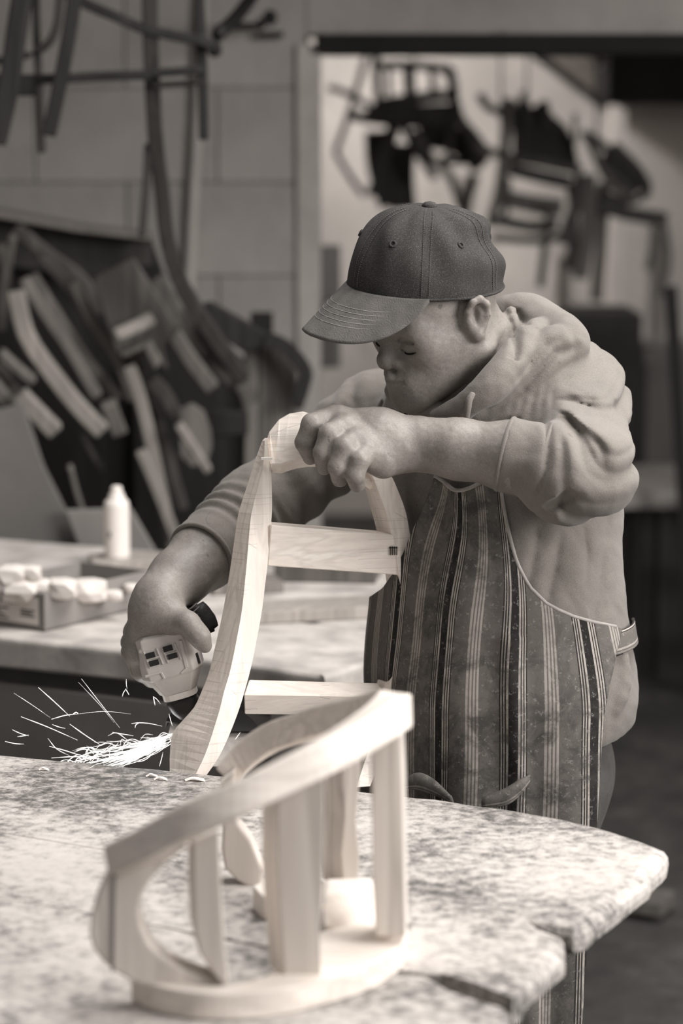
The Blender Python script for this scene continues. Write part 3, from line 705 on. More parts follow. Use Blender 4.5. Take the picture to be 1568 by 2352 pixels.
# near sleeve
h.cone(shL, elL, 0.064, 0.058, 0.03)
h.chain([P(1350, 1075, 2.94), P(1300, 1092, 2.935), P(1256, 1066, 2.94)], [0.057, 0.056, 0.052], 0.02)
h.cone(P(1262, 1068, 2.94), P(1176, 1046, 2.95), 0.0495, 0.0455, 0.004)
h.cone(P(1166, 1044, 2.951), P(1160, 1043, 2.952), 0.0465, 0.0465, 0.003)
cuff_ax = nrm(P(1160, 1043, 2.952) - P(1262, 1068, 2.94))
h.plane_cut(P(1160, 1043, 2.952), cuff_ax, 0.004, 0.06)
h.cone(P(1176, 1046, 2.95), P(1120, 1036, 2.955), 0.0415, 0.0415, 0.003, sub=True)
# far sleeve
h.cone(shR, elR, 0.058, 0.056, 0.03, rip=(0.0035, 4.5, 0.5))
h.cone(elR, P(478, 1262, 3.145), 0.058, 0.0475, 0.02, rip=(0.004, 5.5, 0.2))
h.cone(P(492, 1252, 3.15), P(462, 1277, 3.128), 0.0475, 0.0475, 0.004)
ax2 = nrm(P(462, 1277, 3.128) - P(500, 1245, 3.16))
h.plane_cut(P(462, 1277, 3.128), ax2, 0.004, 0.06)
h.cone(P(478, 1262, 3.145), P(420, 1315, 3.10), 0.0440, 0.0440, 0.003, sub=True)
# hood gathered round the neck
base = Field(); base.ops = list(h.ops)
def rope(pix, rs, k, out=0.45, kj=0.012):
    """roll of cloth laid over the shoulders: (x, y, depth if the cloth is off the body)"""
    q = spline([np.array([a, c, y]) for a, c, y in pix], len(pix) * 2 + 1); r_ = np.interp(np.linspace(0, 1, len(q)), np.linspace(0, 1, len(rs)), rs)
    hit = march(base, [(p[0], p[1]) for p in q], 2.6); Yv = np.minimum(hit[:, 1], [p[2] for p in q]) - out * r_
    Yv = np.convolve(np.pad(Yv, 2, mode='edge'), np.ones(5) / 5, 'valid')
    rf = Field(); pp = [P(p[0], p[1], y) for p, y in zip(q, Yv)]; rf.chain(pp, list(r_), kj); cc = np.mean(pp, axis=0)
    h._add(lambda p_: rf(p_), cc, max(np.linalg.norm(x - cc) for x in pp) + max(r_), k)
rope([(1160, 712, 3.20), (1210, 722, 3.20), (1255, 752, 3.19), (1300, 778, 3.17), (1310, 800, 3.14)], [0.018, 0.026, 0.028, 0.026, 0.02], 0.006)
rope([(1062, 955, 3.05), (1130, 926, 3.05), (1185, 888, 3.06), (1232, 838, 3.08), (1272, 800, 3.11), (1305, 786, 3.14)], [0.010, 0.019, 0.025, 0.027, 0.025, 0.018], 0.003, 0.3)
rope([(1000, 955, 3.06), (1070, 934, 3.04), (1130, 890, 3.04), (1178, 835, 3.07), (1215, 785, 3.11), (1245, 756, 3.15)], [0.008, 0.015, 0.020, 0.022, 0.021, 0.015], 0.0025, 1.5)
rope([(1120, 872, 3.06), (1150, 822, 3.08), (1168, 770, 3.12), (1170, 722, 3.17)], [0.009, 0.011, 0.012, 0.011], 0.0025, 1.2)
rope([(1020, 962, 3.05), (985, 940, 3.08), (940, 925, 3.12), (920, 890, 3.2)], [0.010, 0.014, 0.018, 0.02], 0.006)
# folds drawn on the cloth: ridges and creases follow the sight lines to the surface
def fold(pix, r, k, sub=False, lift=0.0, Y0=2.7):
    pts_ = march(h, [tuple(p) for p in spline([np.array(q + (0,), float) for q in pix], max(4, len(pix) * 2))][:] if False else [(q[0], q[1]) for q in spline([np.array([a, c, 0.0]) for a, c in pix], max(5, len(pix) * 2))], Y0)
    k_ = 1
    while k_ < len(pts_) and abs(pts_[k_][1] - pts_[k_ - 1][1]) < 0.03: k_ += 1
    pts_ = pts_[:k_]
    if len(pts_) < 2: return
    dirs = np.array([nrm(p - np.array([0, 0, CAM_Z])) for p in pts_]); pts_ = pts_ + dirs * lift
    n = len(pts_); rs = [r * (0.35 + 0.65 * math.sin(math.pi * (i + 0.5) / n)) for i in range(n)]
    h.chain(list(pts_), rs, k, sub=sub)
RID = [([(800, 880), (785, 920), (770, 950)], 0.006), ([(845, 868), (838, 910), (835, 945)], 0.007), ([(905, 880), (880, 920), (870, 950)], 0.008), ([(1425, 1480), (1432, 1560), (1415, 1630)], 0.008)]
for pix, r in RID: fold(pix, r, 0.012, lift=-0.001 + r * 0.25)
CRE = [([(1250, 1166), (1283, 1152), (1310, 1134)], 0.006), ([(1173, 750), (1182, 784)], 0.004)]
for pix, r in CRE: fold(pix, r, 0.004, sub=True, lift=r * 0.3)
def sst(x, a, b_): t = np.clip((x - a) / (b_ - a), 0, 1); return t * t * (3 - 2 * t)
FA = P(1250, 945, 2.93); FB = P(1300, 1180, 3.0)
def groove_set(lst):
    out = []
    for pix, Y, A, w in lst:
        pt = [P(a, c, Y) for a, c in pix]; a0, a1 = pt[0], pt[-1]; u = np.array([a1[0] - a0[0], a1[2] - a0[2]]); u = u / np.linalg.norm(u); n_ = np.array([-u[1], u[0]])
        ss = [(p[0] - a0[0]) * u[0] + (p[2] - a0[2]) * u[1] for p in pt]; nn = [(p[0] - a0[0]) * n_[0] + (p[2] - a0[2]) * n_[1] for p in pt]
        out.append((a0, u, n_, np.array(ss), np.array(nn), A, w, Y))
    return out
GRV = groove_set([
    ([(1085, 950), (1144, 931), (1191, 902), (1235, 854), (1275, 812), (1322, 800)], 3.04, 0.011, 0.006), ([(1165, 880), (1217, 826), (1252, 792), (1282, 776)], 3.06, 0.008, 0.006),
    ([(1158, 850), (1176, 800), (1180, 760), (1166, 716)], 3.09, 0.010, 0.005), ([(1166, 718), (1190, 716), (1202, 742), (1206, 765)], 3.15, 0.006, 0.004),
    ([(1183, 915), (1172, 942), (1162, 968)], 3.04, 0.0032, 0.004), ([(1204, 906), (1193, 938), (1184, 966)], 3.04, 0.0032, 0.004), ([(1228, 896), (1218, 932), (1210, 962)], 3.04, 0.0032, 0.004), ([(1248, 892), (1239, 928), (1233, 958)], 3.05, 0.0032, 0.004), ([(1268, 888), (1262, 920), (1254, 950)], 3.05, 0.0032, 0.004),
    ([(1305, 955), (1356, 928), (1411, 938), (1442, 970)], 3.0, 0.003, 0.005), ([(1400, 908), (1429, 951), (1446, 1000)], 3.05, 0.005, 0.005),
    ([(1257, 955), (1262, 1000), (1252, 1075), (1226, 1158)], 2.90, 0.006, 0.0035), ([(1240, 1170), (1283, 1154), (1316, 1130)], 2.92, 0.012, 0.006), ([(1300, 965), (1330, 1000), (1336, 1050)], 2.9, 0.009, 0.006), ([(1352, 985), (1378, 1022), (1384, 1062)], 2.9, 0.007, 0.006),
    ([(1280, 1215), (1262, 1300), (1240, 1375)], 3.05, 0.006, 0.008), ([(1335, 1205), (1342, 1262), (1337, 1330)], 3.05, 0.003, 0.004), ([(1232, 1190), (1222, 1260), (1206, 1330)], 3.03, 0.005, 0.008), ([(1390, 1190), (1372, 1300), (1345, 1420)], 3.07, 0.005, 0.008)])
def cloth_disp(p):
    base_d = cloth_disp0(p); x, y, z = p[:, 0].astype(np.float64), p[:, 1], p[:, 2].astype(np.float64)
    for a0, u, n_, ss, nn, A, w, Y in GRV:
        s_ = (x - a0[0]) * u[0] + (z - a0[2]) * u[1]; L = ss.max()
        m = (s_ > -0.02) & (s_ < L + 0.02) & (np.abs(y - Y) < 0.075)
        if not m.any(): continue
        sm = s_[m]; nv = (x[m] - a0[0]) * n_[0] + (z[m] - a0[2]) * n_[1] - np.interp(sm, ss, nn)
        e = np.clip((sm + 0.012) / 0.03, 0, 1) * np.clip((L + 0.012 - sm) / 0.03, 0, 1)
        base_d[m] += A * e * (np.exp(-(np.abs(nv) / (w * 1.25)) ** 1.4) - 0.2 * np.exp(-(nv / (w * 3.2)) ** 2))
    return base_d
def cloth_disp0(p):
    q = p.astype(np.float64); x, y, z = q[:, 0], q[:, 1], q[:, 2]
    d = 0.0004 * np.sin(x * 150 + 3 * np.sin(z * 70 + y * 40)) * np.sin(z * 130 + 2.5 * np.sin(x * 85)) + 0.0009 * np.sin(x * 60 + 2 * np.sin(z * 45) + y * 30) * np.sin(z * 52 + 1.5 * np.sin(x * 48))
    # near sleeve: folds fanning out from the crook of the elbow
    ab = elL - shL; t = np.clip(((q - shL) @ ab) / (ab @ ab), 0, 1); d1 = np.sqrt(((q - shL - t[:, None] * ab) ** 2).sum(1))
    cd = P(1262, 1068, 2.94) - elL; t2 = np.clip(((q - elL) @ cd) / (cd @ cd), 0, 1); d2 = np.sqrt(((q - elL - t2[:, None] * cd) ** 2).sum(1))
    near = 1 - sst(np.minimum(d1, d2), 0.078, 0.095)
    dx, dz = x - FA[0], z - FA[2]; r = np.hypot(dx, dz); th = np.arctan2(-dz, dx)
    w = th * 5.3 + 0.9 * np.sin(r * 42 + 1.0) + 6 * (y - 2.95) + 0.4 * np.sin(th * 3)
    f = np.abs(np.sin(w)); f2 = np.abs(np.sin(w * 1.9 + 0.7 + r * 18))
    amp = sst(x, 0.258, 0.274) * sst(r, 0.012, 0.05) * (1 - 0.75 * sst(r, 0.10, 0.19)) * near * sst(th, -0.95, 0.25)
    d = d - amp * (0.0115 * (f - 0.88) + 0.003 * (f2 - 0.8))
    # side of the body: slanting hangs from under the arm
    s_ = x * 0.95 + z * 0.30; m = (1 - near) * sst(z, 0.90, 0.98) * (1 - sst(z, 1.16, 1.24)) * sst(x, 0.20, 0.24)
    g = np.abs(np.sin(s_ * 66 + 0.9 * np.sin(z * 17) + 2.2)); d = d - m * 0.0015 * (g - 0.7)
    return d
    # chest pleats under the hood
    m3 = (1 - near) * sst(x, 0.185, 0.20) * (1 - sst(x, 0.262, 0.285)) * sst(z, 1.255, 1.275) * (1 - sst(z, 1.31, 1.335)) * (1 - sst(y, 3.12, 3.16))
    d = d - m3 * 0.006 * (np.abs(np.sin((x + (z - 1.28) * -0.25) * 165)) - 0.6)
    return d
h.disp(cloth_disp)
_t0 = _t.time()
V, Q = polygonize(h, (-0.22, 2.80, 0.82), (0.48, 3.45, 1.55), 0.0027)
V = relax(V, Q, 1, 0.25)
fast_mesh('hoodie', V, Q, M['fleece'], man, label='pale fleece hoodie with pushed-up sleeves')
print('HOODIE', len(V), _t.time() - _t0)
# stitched rolled hem at both cuffs
def ring(c, axv, r, tr, n=36):
    u = nrm(np.cross(axv, [0, 0, 1.0])); v = np.cross(axv, u)
    cs = [np.asarray(c) + r * (math.cos(a) * u + math.sin(a) * v) for a in np.linspace(0, 2 * math.pi, n, endpoint=False)]
    rings = []
    for i, p in enumerate(cs):
        o_ = nrm(p - np.asarray(c)); rings.append([p + tr * (math.cos(a) * o_ + math.sin(a) * axv) for a in np.linspace(0, 2 * math.pi, 8, endpoint=False)])
    V, Fs = loft(rings + [rings[0]]); return V, Fs[:-2]
mesh_obj('cuff_hem', *ring(P(1161, 1043, 2.952), cuff_ax, 0.0445, 0.0036), M['fleece'], man, smooth=True)
mesh_obj('cuff_hem', *ring(P(1250, 1064, 2.942), cuff_ax, 0.0505, 0.0030), M['fleece'], man, smooth=True)
mesh_obj('cuff_hem', *ring(P(463, 1276, 3.129), ax2, 0.0462, 0.0032), M['fleece'], man, smooth=True)
# drawstring
for pix in ([(1086, 905, 3.0), (1078, 918, 2.995), (1074, 940, 2.995), (1070, 962, 3.0)],):
    V, Fs = tube([P(*q) for q in pix], 0.0042, 8, 12); mesh_obj('drawstring', V, Fs, M['fleece'], man, smooth=True)

# ---- trousers and shoes
tr = Field()
m_tr = plain('dark_work_trousers', 74, 0.95, 10, 20, 0.3, 300)
hipL = P(1232, 1800, 3.06); hipR = P(1040, 1790, 3.16)
kneeL = np.array([hipL[0] - 0.01, hipL[1] - 0.0, 0.46]); kneeR = np.array([hipR[0] - 0.02, hipR[1] + 0.02, 0.46])
ankL = np.array([kneeL[0] - 0.0, kneeL[1] + 0.05, 0.09]); ankR = np.array([kneeR[0] - 0.02, kneeR[1] + 0.05, 0.09])
tr.ell(P(1165, 1745, 3.10), TR, (0.125, 0.14, 0.12), 0.05)
for a, k_, n_ in ((hipL, kneeL, ankL), (hipR, kneeR, ankR)): tr.cone(a, k_, 0.08, 0.062, 0.05); tr.cone(k_, n_, 0.068, 0.06, 0.03)
tr.plane_cut(P(1200, 1650, 3.1), (0, 0, 1), 0.01)
for n_ in (ankL, ankR): tr.plane_cut((n_[0], n_[1], 0.07), (0, 0, -1), 0.006, 0.2)
V, Q = polygonize(tr, (-0.1, 2.85, 0.0), (0.5, 3.4, 1.05), 0.006)
fast_mesh('trousers', V, Q, m_tr, man, label='dark work trousers')
m_sh = plain('worn_black_leather', 40, 0.6, 8)
for n_ in (ankL, ankR):
    s = Field(); Fd = TR[0]
    s.cone(n_ + [0, 0, -0.03], n_ + Fd * 0.10 + [0, 0, -0.05], 0.048, 0.038, 0.03); s.cone(n_ - Fd * 0.05 + [0, 0, -0.045], n_ + Fd * 0.17 + [0, 0, -0.05], 0.038, 0.036, 0.02); s.plane_cut(n_ * [1, 1, 0] + [0, 0, 0.001], (0, 0, -1), 0.004)
    V, Q = polygonize(s, n_ + [-0.3, -0.3, -0.12], n_ + [0.3, 0.3, 0.08], 0.006); fast_mesh('shoe', V, Q, m_sh, man)

# ---- apron: cloth laid round the trunk
axc = belly.copy(); PHI0 = math.radians(30)
def pol(p): return math.atan2(p[0] - axc[0], -(p[1] - axc[1])) + PHI0        # angle from the apron's centre line, + towards picture right
def radius(phi, z):
    a = phi - PHI0; d = np.stack([np.sin(a), -np.cos(a)], 1); r = np.full(len(phi), 0.3)
    for _ in range(50):
        p = np.stack([axc[0] + d[:, 0] * r, axc[1] + d[:, 1] * r, z], 1); r = r - np.clip(h_body(p), -0.03, 0.05) * 0.8
    return r
h_body = Field(); h_body.ops = [o for o in tor.ops]
edge_pix = [(1146, 1100), (1152, 1150), (1165, 1215), (1185, 1290), (1212, 1345), (1255, 1388), (1310, 1414), (1365, 1430), (1412, 1440), (1400, 1500), (1392, 1570), (1385, 1640)]
ep = march(h_body, edge_pix, 2.7); e_phi = np.array([pol(p) for p in ep]); e_z = ep[:, 2]
o_ = np.argsort(e_z); e_z = e_z[o_]; e_phi = e_phi[o_]
ztop = march(h_body, [(1000, 1100)], 2.7)[0][2]; zbot = 0.42
print('APRON', np.degrees(e_phi).round(1), e_z.round(3), ztop)
NU, NVr = 150, 170
zw = march(h_body, [(1412, 1440)], 2.7)[0][2]                         # waist level: below it the skirt keeps its full width
Vv = []; uv = []
for j in range(NVr + 1):
    t = j / NVr; z = ztop + 0.012 + (zbot - ztop) * t
    pm = float(np.interp(z, e_z, e_phi)) - (max(0, zw - z) * 0.35)
    fr_ = np.linspace(-1, 1, NU + 1); ph = fr_ * pm
    sag = (-0.022 * np.cos(np.clip(fr_, -1, 1) * math.pi / 2) ** 1.0 + 0.008 * fr_) * max(0, 1 - t * 9)
    zz = np.full(NU + 1, z) + sag
    zr = np.maximum(zz, P(1190, 1590, 3.1)[2])
    r = radius(ph, zr) + 0.006
    drop = np.clip((zr - zz) / 0.5, 0, 1)
    r = r - 0.012 * drop * (1 - np.abs(fr_)) + 0.006 * drop * np.abs(fr_)
    # hanging folds, gentle on the bib, deeper on the skirt
    ap = 0.0035 + 0.008 * min(1, max(0, (zw - z) / 0.3))
    r = r + ap * (np.sin(ph * 5.2 + 0.6 + 0.8 * np.sin(z * 9)) * 0.7 + 0.5 * np.sin(ph * 9.5 + 1.7 + z * 5))
    r = r + 0.010 * np.exp(-((ph - 0.55 - (0.95 - z) * 0.35) / 0.09) ** 2) * (1 if z < zw else 0.25) + 0.006 * np.exp(-(t * 14) ** 2) * np.sin(ph * 8 + 1)
    a = ph - PHI0
    for i in range(NU + 1):
        Vv.append((axc[0] + math.sin(a[i]) * r[i], axc[1] - math.cos(a[i]) * r[i], zz[i]))
        uv.append((ph[i] * 0.165 + 0.012 * math.sin(zz[i] * 26 + ph[i] * 4) * math.exp(-t * 7) + 0.012 * max(0, zw - z) * fr_[i], zz[i]))
Q = np.array([(j * (NU + 1) + i, j * (NU + 1) + i + 1, (j + 1) * (NU + 1) + i + 1, (j + 1) * (NU + 1) + i) for j in range(NVr) for i in range(NU)])
def apron_mat():
    m = NT('striped_canvas', 0.95); uvn = m.n('ShaderNodeUVMap'); uvn.uv_map = 'cloth'; sx = m.n('ShaderNodeSeparateXYZ'); m.l(uvn.outputs[0], sx.inputs[0])
    fr = m.math('FRACT', m.math('ADD', m.math('MULTIPLY', sx.outputs[0], 1 / 0.094), 10.30))
    stops = [(0.0, 100), (0.10, 44), (0.118, 168), (0.135, 48), (0.153, 168), (0.17, 48), (0.188, 170), (0.215, 36), (0.33, 170), (0.357, 48), (0.375, 168), (0.392, 48), (0.41, 168), (0.427, 48), (0.445, 100),
             (0.66, 158), (0.69, 108), (0.71, 158), (0.735, 108), (0.755, 158), (0.78, 108), (0.80, 158), (0.825, 100)]
    c = m.ramp(fr, stops, 'CONSTANT')
    v = m.coord('Object'); st = m.noise(v, 34, 6, 0.72, 0.5); big = m.noise(v, 4.0, 2); dust = m.noise(v, 150, 5, 0.8)
    w = m.n('ShaderNodeTexWave'); w.inputs['Scale'].default_value = 420; w.inputs['Distortion'].default_value = 0.5
    vv = m.n('ShaderNodeMapping'); m.l(uvn.outputs[0], vv.inputs[0]); vv.inputs['Rotation'].default_value = (0, 0, 0.7); m.l(vv.outputs[0], w.inputs[0])
    c = m.mix(c, m.ramp(w.outputs['Fac'], [(0, 225), (1, 255)]), 0.5, 'MULTIPLY')
    stain = m.math('MULTIPLY', m.math('MULTIPLY', m.math('SUBTRACT', st, 0.42, True), 5.0, True), m.math('MULTIPLY', m.math('SUBTRACT', big, 0.36, True), 6.0, True))
    c = m.mix(c, S(58), m.math('MULTIPLY', stain, 0.75))
    c = m.mix(c, S(165), m.math('MULTIPLY', m.math('GREATER_THAN', dust, 0.60), 0.3))
    m.color(c); m.bump(m.math('ADD', w.outputs['Fac'], m.math('MULTIPLY', dust, 1.5)), 0.3, 0.0008); return m.m
M['apron'] = apron_mat()
ap = fast_mesh('apron', np.array(Vv), Q, M['apron'], man, label='striped canvas work apron with stains')
def set_uv(o, uvs):
    l = o.data.uv_layers.new(name='cloth'); vi = np.zeros(len(o.data.loops), np.int32); o.data.loops.foreach_get('vertex_index', vi)
    l.data.foreach_set('uv', np.array(uvs, np.float32)[vi].ravel())
set_uv(ap, uv)
md = ap.modifiers.new('cloth', 'SOLIDIFY'); md.thickness = 0.0022; md.offset = 0
# bound edge along the bib
VV = np.array(Vv).reshape(NVr + 1, NU + 1, 3)
nrow = int((ztop - zw) / (ztop - zbot) * NVr)
m_bind = plain('pale_binding', 150, 0.95, 10, 60)
V, Fs = tube([VV[0, i] for i in range(0, NU + 1, 3)], 0.0028, 6); mesh_obj('bound_edge', V, Fs, m_bind, ap, smooth=True)
V, Fs = tube([VV[j, NU] for j in range(0, nrow + 3, 2)], 0.0026, 6); mesh_obj('bound_edge', V, Fs, m_bind, ap, smooth=True)
# neck straps and the waist tie
def strap(pix, w_, Yoff=0.004, name='apron_strap', Y0=2.7, closed_to=None):
    pts_ = march(h, [(q[0], q[1]) for q in spline([np.array([a, c, 0.0]) for a, c in pix], 14)], Y0)
    out = []; uvs = []
    pts_, tg = frames(pts_)
    for i, p in enumerate(pts_):
        view = nrm(p - np.array([0, 0, CAM_Z])); s_ = nrm(np.cross(view, tg[i])); p = p - view * Yoff
        for k in range(5): out.append(p + s_ * w_ * (k / 4 - 0.5) - view * 0.002 * math.sin(k / 4 * math.pi)); uvs.append((k / 4 * 0.05 - 0.02, p[2]))
    q = np.array([(i * 5 + k, i * 5 + k + 1, i * 5 + 6 + k, i * 5 + 5 + k) for i in range(len(pts_) - 1) for k in range(4)])
    o = fast_mesh(name, np.array(out), q, M['apron'], man); set_uv(o, uvs); m_ = o.modifiers.new('cloth', 'SOLIDIFY'); m_.thickness = 0.003; return o
strap([(912, 1080), (925, 1010), (938, 950), (948, 915)], 0.024)
def tie():
    ph = np.linspace(float(np.max(e_phi)) - 0.16, float(np.max(e_phi)) + 0.5, 16); out = []; uvs = []
    for k in range(5):
        zz = np.full(16, zw - 0.004 - 0.028 * k / 4); r = radius(ph, zz) + 0.0055
        for i in range(16): out.append((axc[0] + math.sin(ph[i] - PHI0) * r[i], axc[1] - math.cos(ph[i] - PHI0) * r[i], zz[i])); uvs.append((0.01 + k * 0.008, i * 0.01))
    q = np.array([(k * 16 + i, k * 16 + i + 1, k * 16 + 17 + i, k * 16 + 16 + i) for k in range(4) for i in range(15)])
    o = fast_mesh('waist_tie', np.array(out), q, M['apron'], man); set_uv(o, uvs); o.modifiers.new('cloth', 'SOLIDIFY').thickness = 0.003
    G = np.array(out).reshape(5, 16, 3); off = nrm(G[2, 1] - [axc[0], axc[1], G[2, 1][2]]) * 0.002
    for a, c in ((G[0, 0], G[4, 3]), (G[4, 0], G[0, 3]), (G[0, 0], G[0, 3]), (G[4, 0], G[4, 3])):
        V, Fs = tube([a + off, c + off], 0.0011, 6); mesh_obj('cross_stitch', V, Fs, plain('black_thread', 36, 0.9, 3), o)
tie()
# curled pocket edges of the apron lying against the bench edge
for pix in ([(925, 1800, 2.93), (960, 1797, 2.915), (1000, 1812, 2.905), (1038, 1836, 2.895)], [(1105, 1842, 2.89), (1160, 1832, 2.885), (1195, 1808, 2.89), (1216, 1784, 2.90)]):
    c_ = spline([np.array(P(*q)) for q in pix], 16); out = []; uvs = []
    for i, p in enumerate(c_):
        wv = 0.026 * math.sin(math.pi * (0.12 + 0.85 * i / 15))
        for k in range(9):
            a = math.pi * (k / 8) * 1.15; out.append(p + np.array([0.0, -0.009 * math.sin(a), wv * (0.5 - k / 8) + 0.004 * math.sin(2 * a)])); uvs.append((k * 0.006 + 0.01, i * 0.01))
    q = np.array([(i * 9 + k, i * 9 + k + 1, i * 9 + 10 + k, i * 9 + 9 + k) for i in range(15) for k in range(8)])
    o = fast_mesh('pocket_edge', np.array(out), q, M['apron'], ap); set_uv(o, uvs); o.modifiers.new('cloth', 'SOLIDIFY').thickness = 0.003

# ---- cap
CR = basis(60, 3, 8); CC = P(972, 650, HY) + np.array([0, 0.008, 0]) @ CR
def Cp(f, l, u): return CC + np.array([f, l, u]) @ CR
def crown_pt(a, t):
    """a = azimuth from the front, t = 0 at the band .. 1 at the button"""
    e = t * math.pi / 2; A = 0.1045; Bq = 0.0915; Hh = 0.1
    bul = math.cos(e) ** 0.62 if e < math.pi / 2 - 1e-6 else 0
    hz = Hh * math.sin(e) ** 1.12
    f = A * bul * math.cos(a); l = Bq * bul * math.sin(a)
    if math.cos(a) < 0: f *= 1.0 - 0.05 * (1 - t) * abs(math.cos(a))      # back sits in at the nape
    w = 0.0016 * math.sin(a * 7 + 9 * t) * math.sin(math.pi * t) + 0.0012 * math.sin(a * 13 + 4 * t + 1) * math.sin(math.pi * t)
    bk = max(0, -math.cos(a + 0.3)); w += bk * (0.006 * math.sin(14 * t + 2 * a) * math.sin(math.pi * min(1, t * 1.2)))     # crumpled back
    seam = min(abs(((a + math.pi / 6 * 0) / (math.pi / 3)) % 1.0), 1 - abs((a / (math.pi / 3)) % 1.0)); w += 0.0011 * math.exp(-(seam / 0.03) ** 2) - 0.0012 * math.exp(-(seam / 0.008) ** 2)
    n_ = np.array([math.cos(a) * 0.8, math.sin(a) * 0.8, 0.6 * t]); n_ = n_ / np.linalg.norm(n_)
    return np.array([f, l, hz]) + n_ * w
NA, NTt = 240, 56; Vc = []
for j in range(NTt + 1):
    for i in range(NA): Vc.append(Cp(*crown_pt(2 * math.pi * i / NA, (j / NTt) * 0.995)))
Fc = [(j * NA + i, j * NA + (i + 1) % NA, (j + 1) * NA + (i + 1) % NA, (j + 1) * NA + i) for j in range(NTt) for i in range(NA)]
Fc.append(tuple(range(NTt * NA, (NTt + 1) * NA)))
def denim_mat():
    m = NT('dark_dusty_denim', 0.95); v = m.coord('Object'); a = m.noise(v, 13, 4, 0.6); f = m.noise(v, 900, 2, 0.8); g = m.noise(v, 1000, 1, 0.5)
    c = m.ramp(a, [(0.3, 40), (0.7, 56)]); c = m.mix(c, S(112), m.math('MULTIPLY', m.math('SUBTRACT', f, 0.52, True), 3.0, True))
    m.color(c); m.bump(m.math('ADD', f, g), 0.5, 0.0009); return m.m
M['denim'] = denim_mat(); m_bill = plain('faded_denim_bill', 88, 0.95, 12, 30, 0.5, 600); m_st = plain('pale_stitching', 128, 0.9, 8)
cap_o = mesh_obj('cap', Vc, Fc, M['denim'], man, smooth=True, label='dark dusty baseball cap')
md = cap_o.modifiers.new('cloth', 'SOLIDIFY'); md.thickness = 0.003; md.offset = -1
V, Fs = lathe(Cp(-0.0, 0, 0.0985), [(0.0015, -0.001), (0.0095, 0), (0.0098, 0.003), (0.007, 0.0062), (0.002, 0.0075)], 20, CR[2]); mesh_obj('button', V, Fs, M['denim'], cap_o, smooth=True)
# sweatband edge
V, Fs = tube([Cp(*crown_pt(a, 0.0)) for a in np.linspace(-math.pi, math.pi, 72)], 0.002, 6); mesh_obj('band_edge', V, Fs, M['denim'], cap_o, smooth=True)
# eyelets and stitched seams
for a in (math.pi / 6, math.pi / 2, -math.pi / 6, math.pi * 5 / 6):
    p0 = crown_pt(a, 0.47); nn = nrm(np.cross(crown_pt(a + 0.02, 0.47) - p0, crown_pt(a, 0.49) - p0)); nn = nn if np.dot(nn, p0) > 0 else -nn
    mesh_obj('eyelet', *ring(CC + p0 @ CR + (nn @ CR) * 0.0006, nn @ CR, 0.0036, 0.0014, 16), M['denim'], cap_o, smooth=True)
for a0 in (0, math.pi / 3, 2 * math.pi / 3, -math.pi / 3):
    for da in (-0.045, 0.045):
        dash = []
        for k in range(2, 46):
            t = 0.01 + k * 0.0195; p0 = Cp(*crown_pt(a0 + da / max(0.25, math.cos(t * 1.4)), t)); p1 = Cp(*crown_pt(a0 + da / max(0.25, math.cos((t + .01) * 1.4)), t + 0.011))
            out = nrm(p0 - CC) * 0.0008; dash.append(tube([p0 + out, p1 + out], 0.00055, 4))
        mesh_obj('stitching', *join(*dash), plain('dark_stitching', 84, 0.9, 6), cap_o, kind='stuff')
# bill
def bill_pt(u, v):
    """u -1..1 across (picture-right side positive), v 0..1 outwards"""
    a = u * math.radians(64) - 0.02; p0 = crown_pt(a, 0.0) + np.array([0, 0, 0.001])
    ext = 0.080 * (max(0, 1 - abs(u) ** 2.6)) ** 0.55
    lat = math.sin(a) * 0.084
    dn = math.radians(36) + 0.10 * u * u
    p = p0 + ext * v * np.array([math.cos(dn), 0.05 * u, -math.sin(dn)])
    p[2] -= (0.026 * u * u) * v ** 1.0 * (ext / 0.08) * 0.9 + 0.004 * v * v
    return p
NUb, NVb = 60, 20
Vb = [Cp(*bill_pt(-1 + 2 * i / NUb, j / NVb)) for j in range(NVb + 1) for i in range(NUb + 1)]
Fb = [(j * (NUb + 1) + i, j * (NUb + 1) + i + 1, (j + 1) * (NUb + 1) + i + 1, (j + 1) * (NUb + 1) + i) for j in range(NVb) for i in range(NUb)]
bill = mesh_obj('bill', Vb, Fb, m_bill, cap_o, smooth=True); md = bill.modifiers.new('card', 'SOLIDIFY'); md.thickness = 0.0035; md.offset = 0
for vv_ in (0.36, 0.45, 0.54, 0.63, 0.72):
    row = [Cp(*(bill_pt(u, vv_) + np.array([0.0006, 0, 0.0019]))) for u in np.linspace(-0.93, 0.93, 60)]
    mesh_obj('stitching', *join(*[tube([row[i], row[i + 1]], 0.0005, 4) for i in range(0, 59)]), m_st, bill, kind='stuff')
# ------------------------------------------------------------------ angle grinder
gr = thing('angle_grinder', 'pale angle grinder gripped in the hand at lower left, throwing sparks', 'power tool', P(400, 1560, 3.06))
m_case = plain('pale_grinder_casing', 168, 0.45, 8, 30, 0.08); m_blk = plain('black_rubber', 30, 0.6, 5, 40, 0.3, 300); m_dark = plain('dark_gear_metal', 46, 0.4, 6, metal=0.6)
GY = 3.044; ga = P(368, 1440, GY); gb = P(428, 1640, GY); gax = nrm(gb - ga); gside = nrm(np.cross(gax, [0, 1, 0])); gside = gside if gside[0] > 0 else -gside; gfr = np.cross(gax, gside); gfr = gfr if gfr[1] < 0 else -gfr
GL = np.linalg.norm(gb - ga)
def gsec(t, hw, hd, n=24, pw=3.2, sh=0.0):
    c = ga + gax * GL * t + gside * sh; out = []
    for a in np.linspace(0, 2 * math.pi, n, endpoint=False):
        ca, sa = math.cos(a), math.sin(a); k = (abs(ca) ** pw + abs(sa) ** pw) ** (-1 / pw); out.append(c + gside * hw * ca * k + gfr * hd * sa * k)
    return out
def gp(t, s, f=0.0): return ga + gax * GL * t + gside * s + gfr * f
